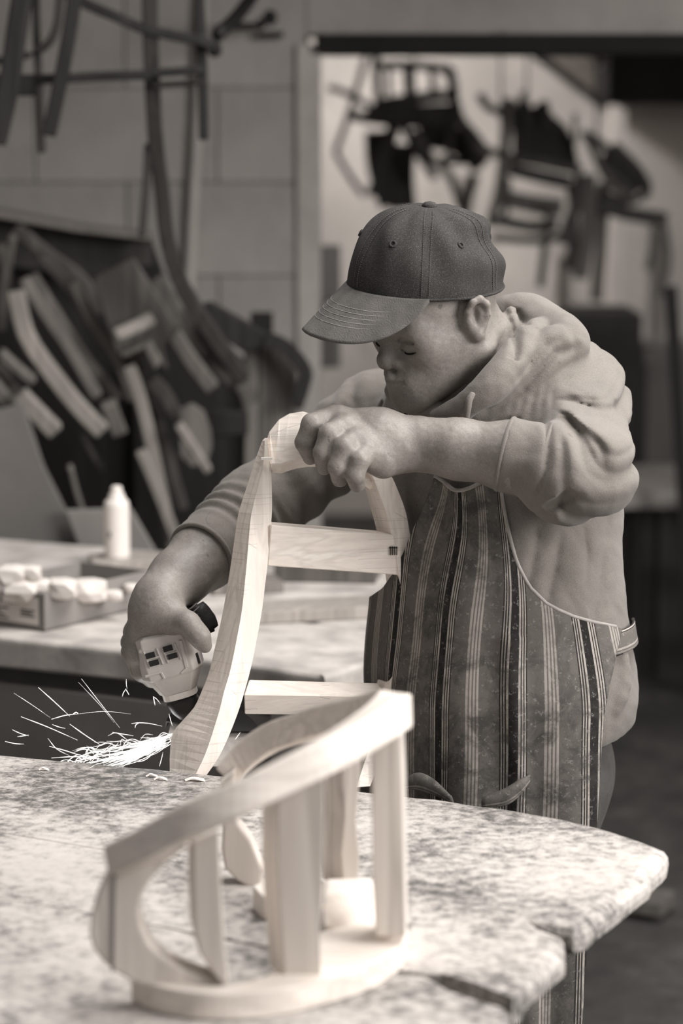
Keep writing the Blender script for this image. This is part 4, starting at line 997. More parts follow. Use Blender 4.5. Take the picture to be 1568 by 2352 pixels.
def gsec8(t, hw, hd, sh=0.0):                   # faceted casting: eight-sided section with a broad flat front
    c = ga + gax * GL * t + gside * sh
    return [c + gside * hw * a + gfr * hd * f for a, f in ((1, 0.35), (0.72, 1), (-0.72, 1), (-1, 0.35), (-1, -0.5), (-0.6, -1), (0.6, -1), (1, -0.5))]
V, Fs = loft([gsec8(0.03, 0.030, 0.024), gsec8(0.06, 0.037, 0.029), gsec8(0.36, 0.0405, 0.030), gsec8(0.50, 0.040, 0.0305), gsec8(0.525, 0.036, 0.028), gsec8(0.66, 0.0275, 0.025), gsec8(0.715, 0.0245, 0.0235)])
case = mesh_obj('motor_housing', V, Fs, m_case, gr, bevel=0.0015, seg=2)
V, Fs = loft([gsec(0.715, 0.0215, 0.0215), gsec(0.72, 0.0225, 0.0225), gsec(0.785, 0.0225, 0.0225), gsec(0.79, 0.0205, 0.0205)]); mesh_obj('collar_ring', V, Fs, plain('light_collar', 200, 0.4, 5), gr, smooth=False)
V, Fs = loft([gsec(0.79, 0.0195, 0.0195), gsec(0.84, 0.0205, 0.0205), gsec(0.94, 0.0205, 0.0205, sh=0.004), gsec(1.02, 0.018, 0.018, sh=0.008), gsec(1.07, 0.008, 0.008, sh=0.01)]); mesh_obj('gear_head', V, Fs, m_dark, gr, smooth=True)
for t, s in ((0.225, -0.0185), (0.315, -0.0165), (0.205, 0.0055), (0.295, 0.0085)):       # cooling slots
    c = gp(t, s, 0.0292); q = []
    for dt, ds in ((-0.0038, -0.0062), (0.0030, -0.0062), (0.0030, 0.0058), (-0.0038, 0.0058)): q.append(c + gax * dt + gside * ds)
    V, Fs = extrude(q, gfr * 0.0035); mesh_obj('cooling_slot', V, Fs, m_blk, case)
for t, s in ((0.16, -0.0285), (0.155, 0.0235)):
    V, Fs = lathe(gp(t, s, 0.0255), [(0.0035, 0), (0.0035, 0.002), (0.0015, 0.0026)], 12, gfr); mesh_obj('screw', V, Fs, plain('steel_screw', 190, 0.3, 4, metal=0.8), case)
def gbar(p0, p1, w_, f0=0.0293, hgt=0.0022):
    a, c = gp(*p0, f0), gp(*p1, f0); d_ = nrm(c - a); sd = np.cross(d_, gfr)
    V, Fs = extrude([a - sd * w_ / 2, c - sd * w_ / 2, c + sd * w_ / 2, a + sd * w_ / 2], gfr * hgt); mesh_obj('moulded_rib', V, Fs, m_case, case, bevel=0.0006, seg=1)
for s0 in (-0.017, 0.007):                     # raised frames round the slot pairs
    for p0, p1 in (((0.165, s0 - 0.0085), (0.355, s0 - 0.0065)), ((0.165, s0 + 0.0085), (0.355, s0 + 0.0105)), ((0.26, s0 - 0.008), (0.26, s0 + 0.009))): gbar(p0, p1, 0.0022)
gbar((0.15, 0.0235), (0.46, 0.0215), 0.0045); gbar((0.46, 0.0215), (0.50, 0.012), 0.003)
gbar((0.43, -0.033), (0.43, -0.012), 0.003); gbar((0.43, -0.012), (0.51, -0.010), 0.003)
c = gp(0.42, 0.0335, 0.012); V, Fs = extrude([c + gax * a + gfr * f for a, f in ((-0.008, -0.006), (0.006, -0.006), (0.006, 0.007), (-0.008, 0.007))], gside * 0.005); mesh_obj('side_slot', V, Fs, m_blk, case)
# ribbed rubber tail behind the thumb
tl = [P(x, y, 3.075) for x, y in ((398, 1472), (412, 1440), (432, 1412), (448, 1398))]
V, Fs = tube(tl, [0.022, 0.023, 0.023, 0.021, 0.014, 0.006], 20, 16); tail = mesh_obj('rubber_tail', V, Fs, m_blk, gr, smooth=True)
V, Fs = tube([P(x, y, 3.058) for x, y in ((440, 1396), (458, 1410), (470, 1432), (474, 1452))], [0.008, 0.0155, 0.0165, 0.011], 16, 12); mesh_obj('rubber_tail', V, Fs, m_blk, gr, smooth=True)
for k in range(7):
    p = P(437 + k * 6, 1398 + k * 8, 3.043); V, Fs = tube([p + np.array([-0.010, 0.004, -0.006]), p + np.array([0, -0.001, 0]), p + np.array([0.008, 0.006, 0.006])], 0.0011, 6, 6); mesh_obj('grip_rib', V, Fs, plain('scuffed_rubber', 78, 0.7, 8), tail, smooth=True)
# guard and disc
dc = P(487, 1697, 3.088); dn = nrm([0.18, -0.42, 0.88])
V, Fs = lathe(dc, [(0.006, 0.0), (0.0565, 0.0005), (0.0575, 0.0015), (0.0575, 0.003), (0.045, 0.0045), (0.012, 0.006), (0.006, 0.006)], 48, dn); mesh_obj('grinding_disc', V, Fs, plain('pale_grinding_disc', 176, 0.5, 14, 60, 0.3, 300), gr, smooth=False)
V, Fs = lathe(dc, [(0.016, 0.006), (0.016, 0.012), (0.010, 0.018), (0.010, 0.03)], 20, dn); mesh_obj('spindle', V, Fs, m_dark, gr)
V, Fs = tube([dc + dn * 0.028, dc + dn * 0.034 + np.array([-0.012, 0, 0.005]), gp(1.0, 0.008)], 0.014, 12, 8); mesh_obj('gear_neck', V, Fs, m_dark, gr, smooth=True)
gu = nrm(np.cross(dn, [0, 1, 0])); gv = np.cross(dn, gu); rings = []
for a in np.linspace(math.radians(200), math.radians(355), 26):
    d_ = math.cos(a) * gu + math.sin(a) * gv; rings.append([dc + d_ * 0.062 + dn * -0.003, dc + d_ * 0.064 + dn * -0.003, dc + d_ * 0.064 + dn * 0.010, dc + d_ * 0.02 + dn * 0.0125, dc + d_ * 0.02 + dn * 0.0105, dc + d_ * 0.062 + dn * 0.008])
V, Fs = loft(rings); mesh_obj('disc_guard', V, Fs, m_dark, gr)

# ------------------------------------------------------------------ sparks (uncountable)
def glow(name, e):
    m = bpy.data.materials.new(name); m.use_nodes = True; t = m.node_tree; t.nodes.clear(); em = t.nodes.new('ShaderNodeEmission'); em.inputs[0].default_value = (1, 0.97, 0.92, 1); em.inputs[1].default_value = e
    o = t.nodes.new('ShaderNodeOutputMaterial'); t.links.new(em.outputs[0], o.inputs[0]); return m
m_spark = glow('glowing_metal', 2.2); rs = random.Random(11); sp = []
def spark(pix, r, Ya, Yb, n=9):
    k = len(pix); pts_ = [P(x, y, Ya + (Yb - Ya) * i / (k - 1)) for i, (x, y) in enumerate(pix)]
    sp.append(tube(pts_, [r * 0.45, r, r * 0.8, r * 0.3], 4, n))
for i in range(95):                 # dense jet off the disc
    ln = rs.uniform(30, 150) * (1 if rs.random() < 0.8 else 1.6); a = math.radians(rs.uniform(12, 42)); y0 = 1690 + rs.uniform(-10, 14); x0 = 400 - rs.uniform(0, 70); y0 += (400 - x0) * rs.uniform(0.25, 0.62)
    x1 = x0 - ln * math.cos(a); y1 = min(1762, y0 + ln * math.sin(a) * rs.uniform(0.3, 0.9)); xm = (x0 + x1) / 2; ym = (y0 + y1) / 2 + rs.uniform(-4, 9)
    y0 = min(y0, 1755); Yq = 3.06 + rs.uniform(-0.02, 0.03)
    spark([(x0, y0), (xm, ym), (x1, y1)], rs.uniform(0.0002, 0.00042), Yq, Yq + rs.uniform(-0.03, 0.01))
for i in range(60):                  # curling outer sparks
    x0 = rs.uniform(170, 400); y0 = 1742 - (x0 - 120) * 0.20 + rs.uniform(-10, 22); ln = rs.uniform(14, 60); a = math.radians(rs.uniform(-50, 30)); cv = rs.uniform(-14, 14)
    x1 = x0 - ln * math.cos(a); y1 = y0 - ln * math.sin(a) * 0.7 + 6; Yq = 3.06 + rs.uniform(-0.02, 0.03)
    spark([(x0, min(1752, y0)), ((x0 + x1) / 2 + cv * 0.3, min(1755, (y0 + y1) / 2 + cv)), (x1, min(1757, y1))], rs.uniform(0.0002, 0.00036), Yq, Yq)
for pix, r in (([(88, 1579), (125, 1612), (160, 1645)], 0.0009), ([(32, 1592), (75, 1620), (115, 1648)], 0.0004), ([(48, 1646), (110, 1670), (178, 1700)], 0.0008), ([(118, 1652), (150, 1643), (178, 1640)], 0.0009), ([(178, 1640), (240, 1634), (300, 1640)], 0.0003),
               ([(187, 1559), (225, 1608), (275, 1672)], 0.0005), ([(180, 1567), (230, 1620), (262, 1660)], 0.0003), ([(160, 1663), (195, 1688), (232, 1712)], 0.0009), ([(258, 1682), (282, 1686), (306, 1690)], 0.0008), ([(12, 1703), (35, 1708), (55, 1709)], 0.0007), ([(28, 1676), (48, 1685), (66, 1690)], 0.0007), ([(40, 1692), (55, 1690), (66, 1688)], 0.0007),
               ([(168, 1640), (175, 1636), (180, 1640)], 0.0013), ([(120, 1664), (136, 1670), (150, 1673)], 0.0007), ([(302, 1662), (320, 1660), (345, 1662), (372, 1668)], 0.0007), ([(310, 1672), (312, 1665), (320, 1660)], 0.0007), ([(352, 1600), (354, 1610), (356, 1620)], 0.001), ([(352, 1600), (360, 1606), (368, 1616)], 0.0006), ([(288, 1582), (293, 1590), (296, 1596)], 0.0008), ([(288, 1584), (283, 1592), (281, 1600)], 0.0007), ([(290, 1560), (290, 1572), (292, 1582)], 0.0005),
               ([(305, 1556), (308, 1555), (311, 1557)], 0.001), ([(444, 1558), (434, 1580), (424, 1598)], 0.0009), ([(398, 1618), (402, 1630), (408, 1640)], 0.0013), ([(177, 1788), (200, 1768), (226, 1752)], 0.0004), ([(113, 1714), (150, 1724), (182, 1734), (240, 1748)], 0.0008), ([(110, 1696), (130, 1720), (160, 1736)], 0.0006), ([(118, 1741), (180, 1738), (250, 1745)], 0.0008), ([(388, 1640), (392, 1655), (396, 1668)], 0.0006), ([(540, 1698), (546, 1690), (552, 1682)], 0.0006), ([(366, 1760), (371, 1742), (374, 1728)], 0.0006)):
    Yq = 3.05 if min(y for _, y in pix) < 1765 and max(y for _, y in pix) < 1765 else 2.985
    spark(pix, r * 0.5, Yq, Yq)
mesh_obj('grinding_sparks', *join(*sp), m_spark, kind='stuff', label='bright sparks spraying left from the grinder', cat='sparks')
# light thrown by the spark jet itself
l = bpy.data.lights.new('spark_light', 'POINT'); l.energy = 0.25; l.shadow_soft_size = 0.03; lo = bpy.data.objects.new('spark_light', l); COL.objects.link(lo); lo.location = tuple(P(340, 1715, 3.05))

# shavings on the bench
m_chip = plain('pale_wood_shaving', 236, 0.7, 6)
for (x, y), sz, lb in (((447, 1794), 0.012, 'curled pale shaving at the foot of the held frame'), ((348, 1785), 0.007, 'small pale chip left of the held frame foot'), ((368, 1792), 0.008, 'small pale flake nearest the held frame foot'), ((100, 1770), 0.006, 'pale chip near the sparks on the bench')):
    c = T(x, y, TZ) + np.array([0, 0, 0.0]); V, Fs = bar([c + [-sz, 0, 0.001], c + [-sz * 0.3, 0.001, 0.0035], c + [sz * 0.4, -0.001, 0.003], c + [sz, 0.001, 0.001]], sz * 0.7, 0.0012, (0, 1, 0), 8)
    mesh_obj('wood_shaving', V, Fs, m_chip, label=lb, cat='shaving', group='shavings on the bench', origin=c)

# ------------------------------------------------------------------ things on the second bench
bxY = 3.80
pa = T(-60, 1428, RB); pb = T(103, 1452, RB); pc = T(345, 1392, RB)
bx_ = thing('cardboard_box', 'open cardboard carton with printed label, full of white foam, on second bench', 'box', pb)
m_cb = plain('grey_cardboard', 128, 0.85, 8, 12, 0.1)
pd = pa + (pc - pb); Hb = 0.062
def wallp(a, c, hgt, name='side_panel'):
    d_ = nrm(c - a); nn = np.array([-d_[1], d_[0], 0]) * 0.004
    V, Fs = extrude([a, c, c + [0, 0, hgt], a + [0, 0, hgt]], nn); return mesh_obj(name, V, Fs, m_cb, bx_)
s1 = wallp(pa, pb, Hb); wallp(pb, pc, Hb); wallp(pc, pd, Hb); wallp(pd, pa, Hb)
V, Fs = extrude([pa, pb, pc, pd], (0, 0, 0.004)); mesh_obj('base', V, Fs, m_cb, bx_)
# label on the end panel with bar code blocks and lines of small print
ux = nrm(pb - pa); upz = np.array([0, 0, 1.0]); on = np.cross(ux, upz) * 0.0012; on = on if on[1] < 0 else -on
La = pb - ux * 0.105; 
def lab(x0, x1, z0, z1, off, mat, name, par):
    V, Fs = extrude([La + ux * x0 + upz * z0 + on * off, La + ux * x1 + upz * z0 + on * off, La + ux * x1 + upz * z1 + on * off, La + ux * x0 + upz * z1 + on * off], on * 0.5); return mesh_obj(name, V, Fs, mat, par)
lb_ = lab(-0.03, 0.093, 0.010, 0.054, 1, plain('white_label', 205, 0.7, 4), 'printed_label', s1)
ink = plain('label_ink', 78, 0.8, 6); inks = []
for k, w_ in enumerate((3, 1.5, 2.5, 4, 1.5, 2)):
    inks.append((0.012 + k * 0.007, 0.012 + k * 0.007 + w_ * 0.0012, 0.040, 0.048))
for k in range(3): inks.append((0.056, 0.086 - 0.006 * (k % 2), 0.022 + k * 0.0045, 0.0245 + k * 0.0045))
for k in range(4): inks.append((-0.022, 0.03 - 0.008 * (k % 3), 0.014 + k * 0.0055, 0.0165 + k * 0.0055))
prs = []
for x0, x1, z0, z1 in inks:
    prs.append(extrude([La + ux * x0 + upz * z0 + on * 1.6, La + ux * x1 + upz * z0 + on * 1.6, La + ux * x1 + upz * z1 + on * 1.6, La + ux * x0 + upz * z1 + on * 1.6], on * 0.3))
mesh_obj('label_print', *join(*prs), ink, s1)
# white foam offcuts in and on the box
m_foam = plain('white_foam', 205, 0.8, 6, 20, 0.2)
rs = random.Random(5)
inside = lambda u, v: pa + (pb - pa) * u + (pd - pa) * v
foam = [(30, 1310, 50, 'foam lump on the left of the heap in the carton'), (68, 1306, 38, 'taller foam lump beside the leftmost one in the carton'), (12, 1332, 40, 'low foam lump at the left picture edge in the carton'), (95, 1340, 44, 'foam lump behind the label corner of the carton'), (140, 1342, 52, 'flat foam lump in the middle of the carton'), (205, 1346, 60, 'wedge-shaped foam lump towards the right of the carton'), (262, 1358, 28, 'small foam cube near the right rim of the carton'), (300, 1340, 22, 'tiny foam scrap at the right end of the carton'), (50, 1345, 60, 'broad foam lump just above the carton label')]
for x, y, s_, lb2 in foam:
    c = P(x, y + 10, 3.86 + (x > 180) * 0.06 + (x > 280) * 0.06); r_ = s_ / 1440 * 0.82
    bm = bmesh.new(); bmesh.ops.create_icosphere(bm, subdivisions=2, radius=r_)
    for v in bm.verts:
        k = 1 + 0.28 * mnoise.noise(v.co * 60 + Vector((x, y, 0))); v.co = Vector((v.co.x * k * 1.15, v.co.y * k, v.co.z * k * 0.75))
        v.co.x = max(-r_ * 0.85, min(r_ * 0.85, v.co.x)); v.co.z = max(-r_ * 0.55, min(r_ * 0.55, v.co.z))
    V = [np.array(v.co) + c for v in bm.verts]; Fs = [tuple(v.index for v in f.verts) for f in bm.faces]; bm.free()
    mesh_obj('foam_lump', V, Fs, m_foam, label='white ' + lb2, cat='foam', group='foam lumps in the carton', origin=c)
# spray can on a small board
bd = T(270, 1298, RB); V, Fs = box(bd + np.array([0.02, 0.0, 0.008]), 0.14, 0.10, 0.016, 0.2)
mesh_obj('board', V, Fs, M['light_wood'], bevel=0.002, label='short pale board under the white spray can', cat='board', origin=bd)
cz = bd + np.array([0, 0, 0.016]); can = thing('spray_can', 'white spray can standing behind the carton on second bench', 'spray can', cz)
m_can = plain('white_enamel_can', 218, 0.35, 6, 12, 0)
V, Fs = lathe(cz, [(0.0225, 0), (0.0235, 0.002), (0.0235, 0.098), (0.022, 0.104), (0.0175, 0.109)], 64); cbody = mesh_obj('can_body', V, Fs, m_can, can, smooth=False)
V, Fs = lathe(cz, [(0.0165, 0.108), (0.0155, 0.113), (0.0135, 0.119), (0.012, 0.121)], 24); mesh_obj('can_collar', V, Fs, m_can, can)
V, Fs = lathe(cz, [(0.0105, 0.120), (0.0105, 0.129), (0.009, 0.132), (0.006, 0.1335)], 40); mesh_obj('spray_nozzle', V, Fs, plain('white_nozzle', 215, 0.5, 4), can)
V, Fs = box(cz + np.array([-0.012, -0.0205, 0.045]), 0.006, 0.003, 0.010); mesh_obj('paint_smudge', V, Fs, plain('dark_smudge', 90, 0.8, 5), cbody)
# stacked boards on the right part of the second bench
for (xa, ya, xb, yb, wpx, z_, lb2, mt) in ((560, 1408, 870, 1392, 0.10, 0.02, 'pale flat board lying on second bench behind the held frame', 'light_wood'), (640, 1300, 870, 1305, 0.12, 0.035, 'grey board at the back of second bench behind the held frame', 'grey_wood'), (480, 1345, 640, 1338, 0.09, 0.018, 'weathered board lying on second bench right of the carton', 'mid_wood')):
    A = T(xa, ya, RB + z_ / 2 + 0.001); B_ = T(xb, yb, RB + z_ / 2 + 0.001); V, Fs = bar([A, B_], wpx, z_, (0, 1, 0)); mesh_obj('board', V, Fs, M[mt], bevel=0.002, label=lb2, cat='board', group='loose boards on second bench', origin=A)
# ------------------------------------------------------------------ rack with chair parts against the left wall
rk = thing('parts_rack', 'timber rack with painted-in shade, full of chair parts, against the left wall', 'rack', P(300, 1300, 5.4) * [1, 1, 0])
def poly_board(pix, Y, th, mat, name, parent=None, Yl=None, **kw):
    q = [P(a, b, Y if Yl is None else Yl[i]) for i, (a, b) in enumerate(pix)]; V, Fs = extrude(q, (0, th, 0)); return mesh_obj(name, V, Fs, M[mat] if isinstance(mat, str) else mat, parent, bevel=0.003, seg=1, **kw)
poly_board([(-300, 440), (0, 496), (190, 528), (345, 546), (400, 700), (560, 860), (640, 1000), (640, 1330), (-300, 1330)], 5.55, 0.03, 'black_wood', 'shade_back_board', rk)  # shade inside the rack is put into this board's near-black colour
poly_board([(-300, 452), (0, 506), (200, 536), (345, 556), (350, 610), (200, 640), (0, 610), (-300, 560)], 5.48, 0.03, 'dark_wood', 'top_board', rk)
poly_board([(-300, 434), (0, 486), (180, 520), (340, 540), (340, 552), (180, 534), (0, 502), (-300, 452)], 5.40, 0.16, 'mid_wood', 'ledge', rk)
for x in (-120, 330, 600):
    a = P(x, 700, 5.5); V, Fs = box((a[0], 5.52, 0.62), 0.05, 0.05, 1.24); mesh_obj('upright', V, Fs, M['black_wood'], rk)
V, Fs = box((P(250, 1100, 5.3)[0], 5.28, 0.42), 1.0, 0.5, 0.03); mesh_obj('shelf', V, Fs, M['black_wood'], rk)
pieces = [  # pixel polyline, width px, depth, material, label
    ([(36, 668), (62, 772), (136, 880), (190, 945), (236, 992)], 40, 4.95, 'light_wood', 'thick curved pale chair leg lowest of the leaning bundle', 'chair_leg'),
    ([(54, 640), (110, 728), (163, 806), (224, 912)], 27, 4.99, 'mid_wood', 'curved chair leg just above the thick pale one', 'chair_leg'),
    ([(72, 632), (130, 722), (190, 813), (272, 920)], 27, 5.06, 'mid_wood', 'third curved chair leg up in the leaning bundle', 'chair_leg'),
    ([(34, 524), (110, 584), (190, 645), (232, 720)], 30, 5.2, 'grey_wood', 'grey slat slanting down from the rack top', 'slat'),
    ([(95, 585), (150, 650), (200, 720), (240, 800)], 26, 5.14, 'grey_wood', 'short grey slat between bundle and square board', 'slat'),
    ([(170, 650), (211, 738), (268, 822), (304, 920)], 24, 5.06, 'mid_wood', 'slender chair leg beside the square board', 'chair_leg'),
    ([(296, 840), (320, 910), (345, 1010), (368, 1120), (398, 1260)], 30, 5.0, 'light_wood', 'long pale curved leg reaching down to the bench', 'chair_leg'),
    ([(322, 1035), (350, 1100), (376, 1165), (404, 1240)], 26, 4.96, 'light_wood', 'short pale leg beside the long curved one', 'chair_leg'),
    ([(330, 880), (360, 960), (390, 1060), (420, 1170)], 26, 5.16, 'grey_wood', 'grey curved leg right of the long pale one', 'chair_leg'),
    ([(0, 808), (40, 845), (78, 876)], 22, 4.92, 'mid_wood', 'stub of a slat poking in from picture left', 'slat'),
    ([(44, 906), (85, 948), (128, 992)], 42, 4.90, 'light_wood', 'broad pale slat end in front of the dark rack', 'slat'),
    ([(-10, 840), (20, 880), (45, 915)], 34, 4.99, 'grey_wood', 'grey slat end below the stub on picture left', 'slat'),
    ([(-20, 880), (5, 910), (22, 935)], 36, 4.93, 'mid_wood', 'lowest slat end at the left picture edge', 'slat'),
    ([(248, 924), (260, 958), (275, 996)], 38, 5.0, 'mid_wood', 'short blunt offcut under the leaning bundle', 'slat'),
    ([(160, 1070), (172, 1120), (190, 1178)], 14, 4.9, 'mid_wood', 'thin stick above the spray can left side', 'stick'),
    ([(190, 1000), (210, 1040), (234, 1080)], 14, 5.1, 'grey_wood', 'thin dark stick in the rack shadow', 'stick'),
    ([(264, 770), (308, 752), (352, 730)], 15, 4.93, 'light_wood', 'pale stick lying across the square board', 'stick'),
    ([(398, 765), (440, 830), (488, 892)], 36, 5.05, 'mid_wood', 'mid-grey slat right of the square board', 'slat'),
    ([(355, 640), (410, 720), (470, 800), (565, 905)], 40, 5.12, 'grey_wood', 'long dark-edged slat slanting right across the rack', 'slat'),
    ([(500, 800), (540, 830), (578, 860)], 30, 5.1, 'mid_wood', 'short slat under the dark plank end', 'slat'),
    ([(410, 975), (444, 1028), (478, 1082)], 22, 4.95, 'light_wood', 'pale stick against the round board', 'stick'),
    ([(345, 870), (378, 905), (405, 960)], 34, 5.08, 'grey_wood', 'grey curved offcut above the round board', 'slat'),
    ([(0, 560), (14, 620), (6, 700), (0, 760)], 26, 5.1, 'grey_wood', 'upright grey piece at the far left of the rack', 'slat'),
    ([(30, 540), (20, 600), (14, 660)], 18, 5.14, 'mid_wood', 'narrow upright strip near the far left', 'slat'),
    ([(285, 700), (300, 800), (330, 860)], 30, 5.06, 'grey_wood', 'grey bracket-like offcut below the square board', 'slat'),
    ([(560, 880), (575, 930), (560, 990)], 44, 5.1, 'grey_wood', 'rounded grey offcut beside the barrel boards', 'slat'),
]
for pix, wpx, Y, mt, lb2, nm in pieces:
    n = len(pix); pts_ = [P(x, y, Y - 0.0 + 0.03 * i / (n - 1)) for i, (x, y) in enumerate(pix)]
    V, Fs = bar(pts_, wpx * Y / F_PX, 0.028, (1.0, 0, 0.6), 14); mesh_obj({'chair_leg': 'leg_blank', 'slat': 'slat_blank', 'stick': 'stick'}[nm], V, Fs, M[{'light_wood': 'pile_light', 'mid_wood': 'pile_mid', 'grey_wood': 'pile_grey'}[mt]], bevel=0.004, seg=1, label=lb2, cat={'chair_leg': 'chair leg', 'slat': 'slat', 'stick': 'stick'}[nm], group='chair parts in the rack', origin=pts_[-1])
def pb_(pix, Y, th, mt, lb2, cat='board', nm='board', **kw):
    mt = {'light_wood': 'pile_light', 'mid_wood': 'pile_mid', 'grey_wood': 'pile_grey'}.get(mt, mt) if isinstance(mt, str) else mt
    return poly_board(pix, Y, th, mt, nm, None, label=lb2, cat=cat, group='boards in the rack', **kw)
pb_([(212, 640), (305, 592), (408, 752), (372, 800), (385, 850), (300, 800), (268, 816)], 5.0, 0.03, 'grey_wood', 'square grey board tilted in the middle of the rack')
pb_([(270, 812), (345, 780), (372, 830), (355, 850), (330, 800), (285, 822)], 4.97, 0.02, 'mid_wood', 'notched offcut hanging below the square board')
pb_([(412, 940), (440, 926), (468, 945), (484, 990), (486, 1030), (474, 1066), (440, 1075), (412, 1050)], 5.02, 0.02, 'mid_wood', 'round-edged grey board low in the rack')
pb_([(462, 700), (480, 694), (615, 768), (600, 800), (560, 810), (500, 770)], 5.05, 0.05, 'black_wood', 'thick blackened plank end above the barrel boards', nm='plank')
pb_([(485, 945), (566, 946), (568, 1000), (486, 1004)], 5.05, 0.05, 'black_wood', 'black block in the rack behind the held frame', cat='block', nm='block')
for k, (xa, xb, yt) in enumerate(((560, 592, 800), (593, 622, 786), (623, 652, 782), (653, 682, 800))):
    pb_([(xa, yt), (xb, yt - 4 if k < 2 else yt + 12), (xb, 1120), (xa, 1120)], 5.1 + 0.004 * k, 0.025, 'grey_wood' if k % 2 else 'mid_wood', ['leftmost upright stave behind the held frame', 'second upright stave behind the held frame', 'third upright stave behind the held frame', 'rightmost upright stave behind the held frame'][k], cat='stave', nm='stave')
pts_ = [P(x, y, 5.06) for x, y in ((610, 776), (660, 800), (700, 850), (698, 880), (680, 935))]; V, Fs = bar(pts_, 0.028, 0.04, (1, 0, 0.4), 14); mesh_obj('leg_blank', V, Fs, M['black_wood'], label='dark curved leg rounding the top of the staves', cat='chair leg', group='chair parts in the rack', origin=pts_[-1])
# plain sheets leaning in front of the rack
pb_([(-120, 930), (0, 940), (52, 926), (100, 1070), (150, 1170), (198, 1300), (-120, 1310)], 4.78, 0.015, plain('grey_sheet', 96, 0.85, 6, 6), 'large plain grey sheet leaning behind the carton', cat='sheet', nm='sheet')
pb_([(148, 1172), (300, 1168), (372, 1292), (196, 1300)], 4.74, 0.015, plain('paler_sheet', 118, 0.85, 8, 6), 'paler low sheet leaning behind the spray can', cat='sheet', nm='sheet')

# ------------------------------------------------------------------ chairs hung from the wall, top left
hc = thing('hanging_chair', 'dark chair hung upside down high on the wall at upper left', 'chair', P(345, 330, 4.7))
def stick(pix, wpx, Y, name, parent, mat='black_wood', Y2=None, d=0.032, n=10):
    k = len(pix); pts_ = [P(x, y, Y + ((Y2 or Y) - Y) * i / (k - 1)) for i, (x, y) in enumerate(pix)]; V, Fs = bar(pts_, wpx * Y / F_PX, d, (1, 0, 0.3), n); return mesh_obj(name, V, Fs, M[mat], parent, bevel=0.003, seg=1)
stick([(343, -80), (345, 60), (350, 200), (358, 330), (372, 440), (386, 560), (420, 660), (480, 755), (560, 870)], 36, 4.7, 'leg', hc, 'dark_wood', 4.95, n=22)
stick([(340, 330), (336, 420), (328, 520), (326, 545)], 16, 4.8, 'leg', hc, 'dark_wood')
stick([(456, -80), (460, 60), (466, 200), (468, 322)], 22, 4.75, 'leg', hc)
stick([(345, 168), (400, 165), (466, 160)], 20, 4.72, 'stretcher', hc); stick([(350, 196), (410, 192), (466, 188)], 13, 4.74, 'stretcher', hc, 'dark_wood')
stick([(175, -60), (165, 40), (140, 180), (112, 312)], 30, 4.62, 'leg', hc)
stick([(60, -60), (40, 60), (20, 200), (-10, 330)], 44, 4.55, 'leg', hc)
stick([(80, -60), (84, 80), (90, 200), (96, 352)], 15, 4.75, 'leg', hc, 'dark_wood')
stick([(-40, 180), (100, 182), (220, 176), (345, 172)], 22, 4.68, 'stretcher', hc)
stick([(-40, 196), (40, 200), (80, 200)], 40, 4.66, 'seat_rail', hc)
stick([(130, -30), (200, 10), (270, 40), (330, 66), (400, 82), (470, 96), (495, 112)], 24, 4.73, 'seat_rail', hc, n=18)
stick([(20, 130), (70, 125), (110, 100), (130, 60), (138, -10)], 16, 4.72, 'bent_brace', hc, 'dark_wood', n=14)
stick([(-30, 140), (40, 138)], 18, 4.7, 'seat_rail', hc)
stick([(-60, -70), (60, -75), (200, -80), (345, -84), (470, -88)], 46, 4.7, 'seat', hc, n=14)
for x in (60, 345, 456):
    a = P(x, -80, 4.7); V, Fs = tube([a, np.array([a[0], a[1], 2.3])], 0.006, 8); mesh_obj('hanging_cord', V, Fs, M['black_wood'], hc)
hk = thing('wall_bracket', 'dark iron bracket and hook projecting from the wall near the doorway top', 'bracket', P(540, 60, WY))
m_ir = plain('dark_iron', 34, 0.6, 5, metal=0.3)
for pix, r, Ya, Yb in (([(600, -40), (550, 30), (500, 80)], 0.014, 5.2, 4.9), ([(500, 66), (540, 60), (600, 60)], 0.009, 5.0, WY), ([(590, 82), (650, 80)], 0.008, WY - 0.02, WY - 0.02)):
    k = len(pix); V, Fs = tube([P(x, y, Ya + (Yb - Ya) * i / (k - 1)) for i, (x, y) in enumerate(pix)], r, 10, 8); mesh_obj('arm', V, Fs, m_ir, hk, smooth=True)
for x, y, Y, r in ((620, 40, 5.6, 0.016), (492, 112, 4.9, 0.015), (600, 52, 5.75, 0.010)):
    V, Fs = lathe(P(x, y, Y), [(r * 0.4, -0.02), (r, -0.012), (r, 0.008), (r * 0.5, 0.014)], 16, (0, -1, 0.2)); mesh_obj('knob', V, Fs, m_ir, hk)
# small electrical box by the doorway
eb = thing('switch_box', 'tall grey electrical box just inside the doorway', 'electrical box', P(752, 840, 6.5))
a = P(716, 846, 6.5); c = P(782, 565, 6.5); V, Fs = box(((a[0] + c[0]) / 2, 6.53, (a[2] + c[2]) / 2), c[0] - a[0], 0.06, c[2] - a[2]); mesh_obj('box_body', V, Fs, plain('grey_steel_box', 112, 0.6, 8), eb, bevel=0.004)
a2 = P(722, 838, 6.46); c2 = P(775, 690, 6.46); V, Fs = box(((a2[0] + c2[0]) / 2, 6.49, (a2[2] + c2[2]) / 2), c2[0] - a2[0], 0.02, c2[2] - a2[2]); mesh_obj('cover', V, Fs, plain('darker_cover', 92, 0.6, 6), eb, bevel=0.003)
V, Fs = lathe(P(757, 703, 6.46), [(0.011, 0), (0.012, 0.006), (0.008, 0.012)], 16, (0, -1, 0)); mesh_obj('knob', V, Fs, plain('pale_knob', 205, 0.5, 4), eb)

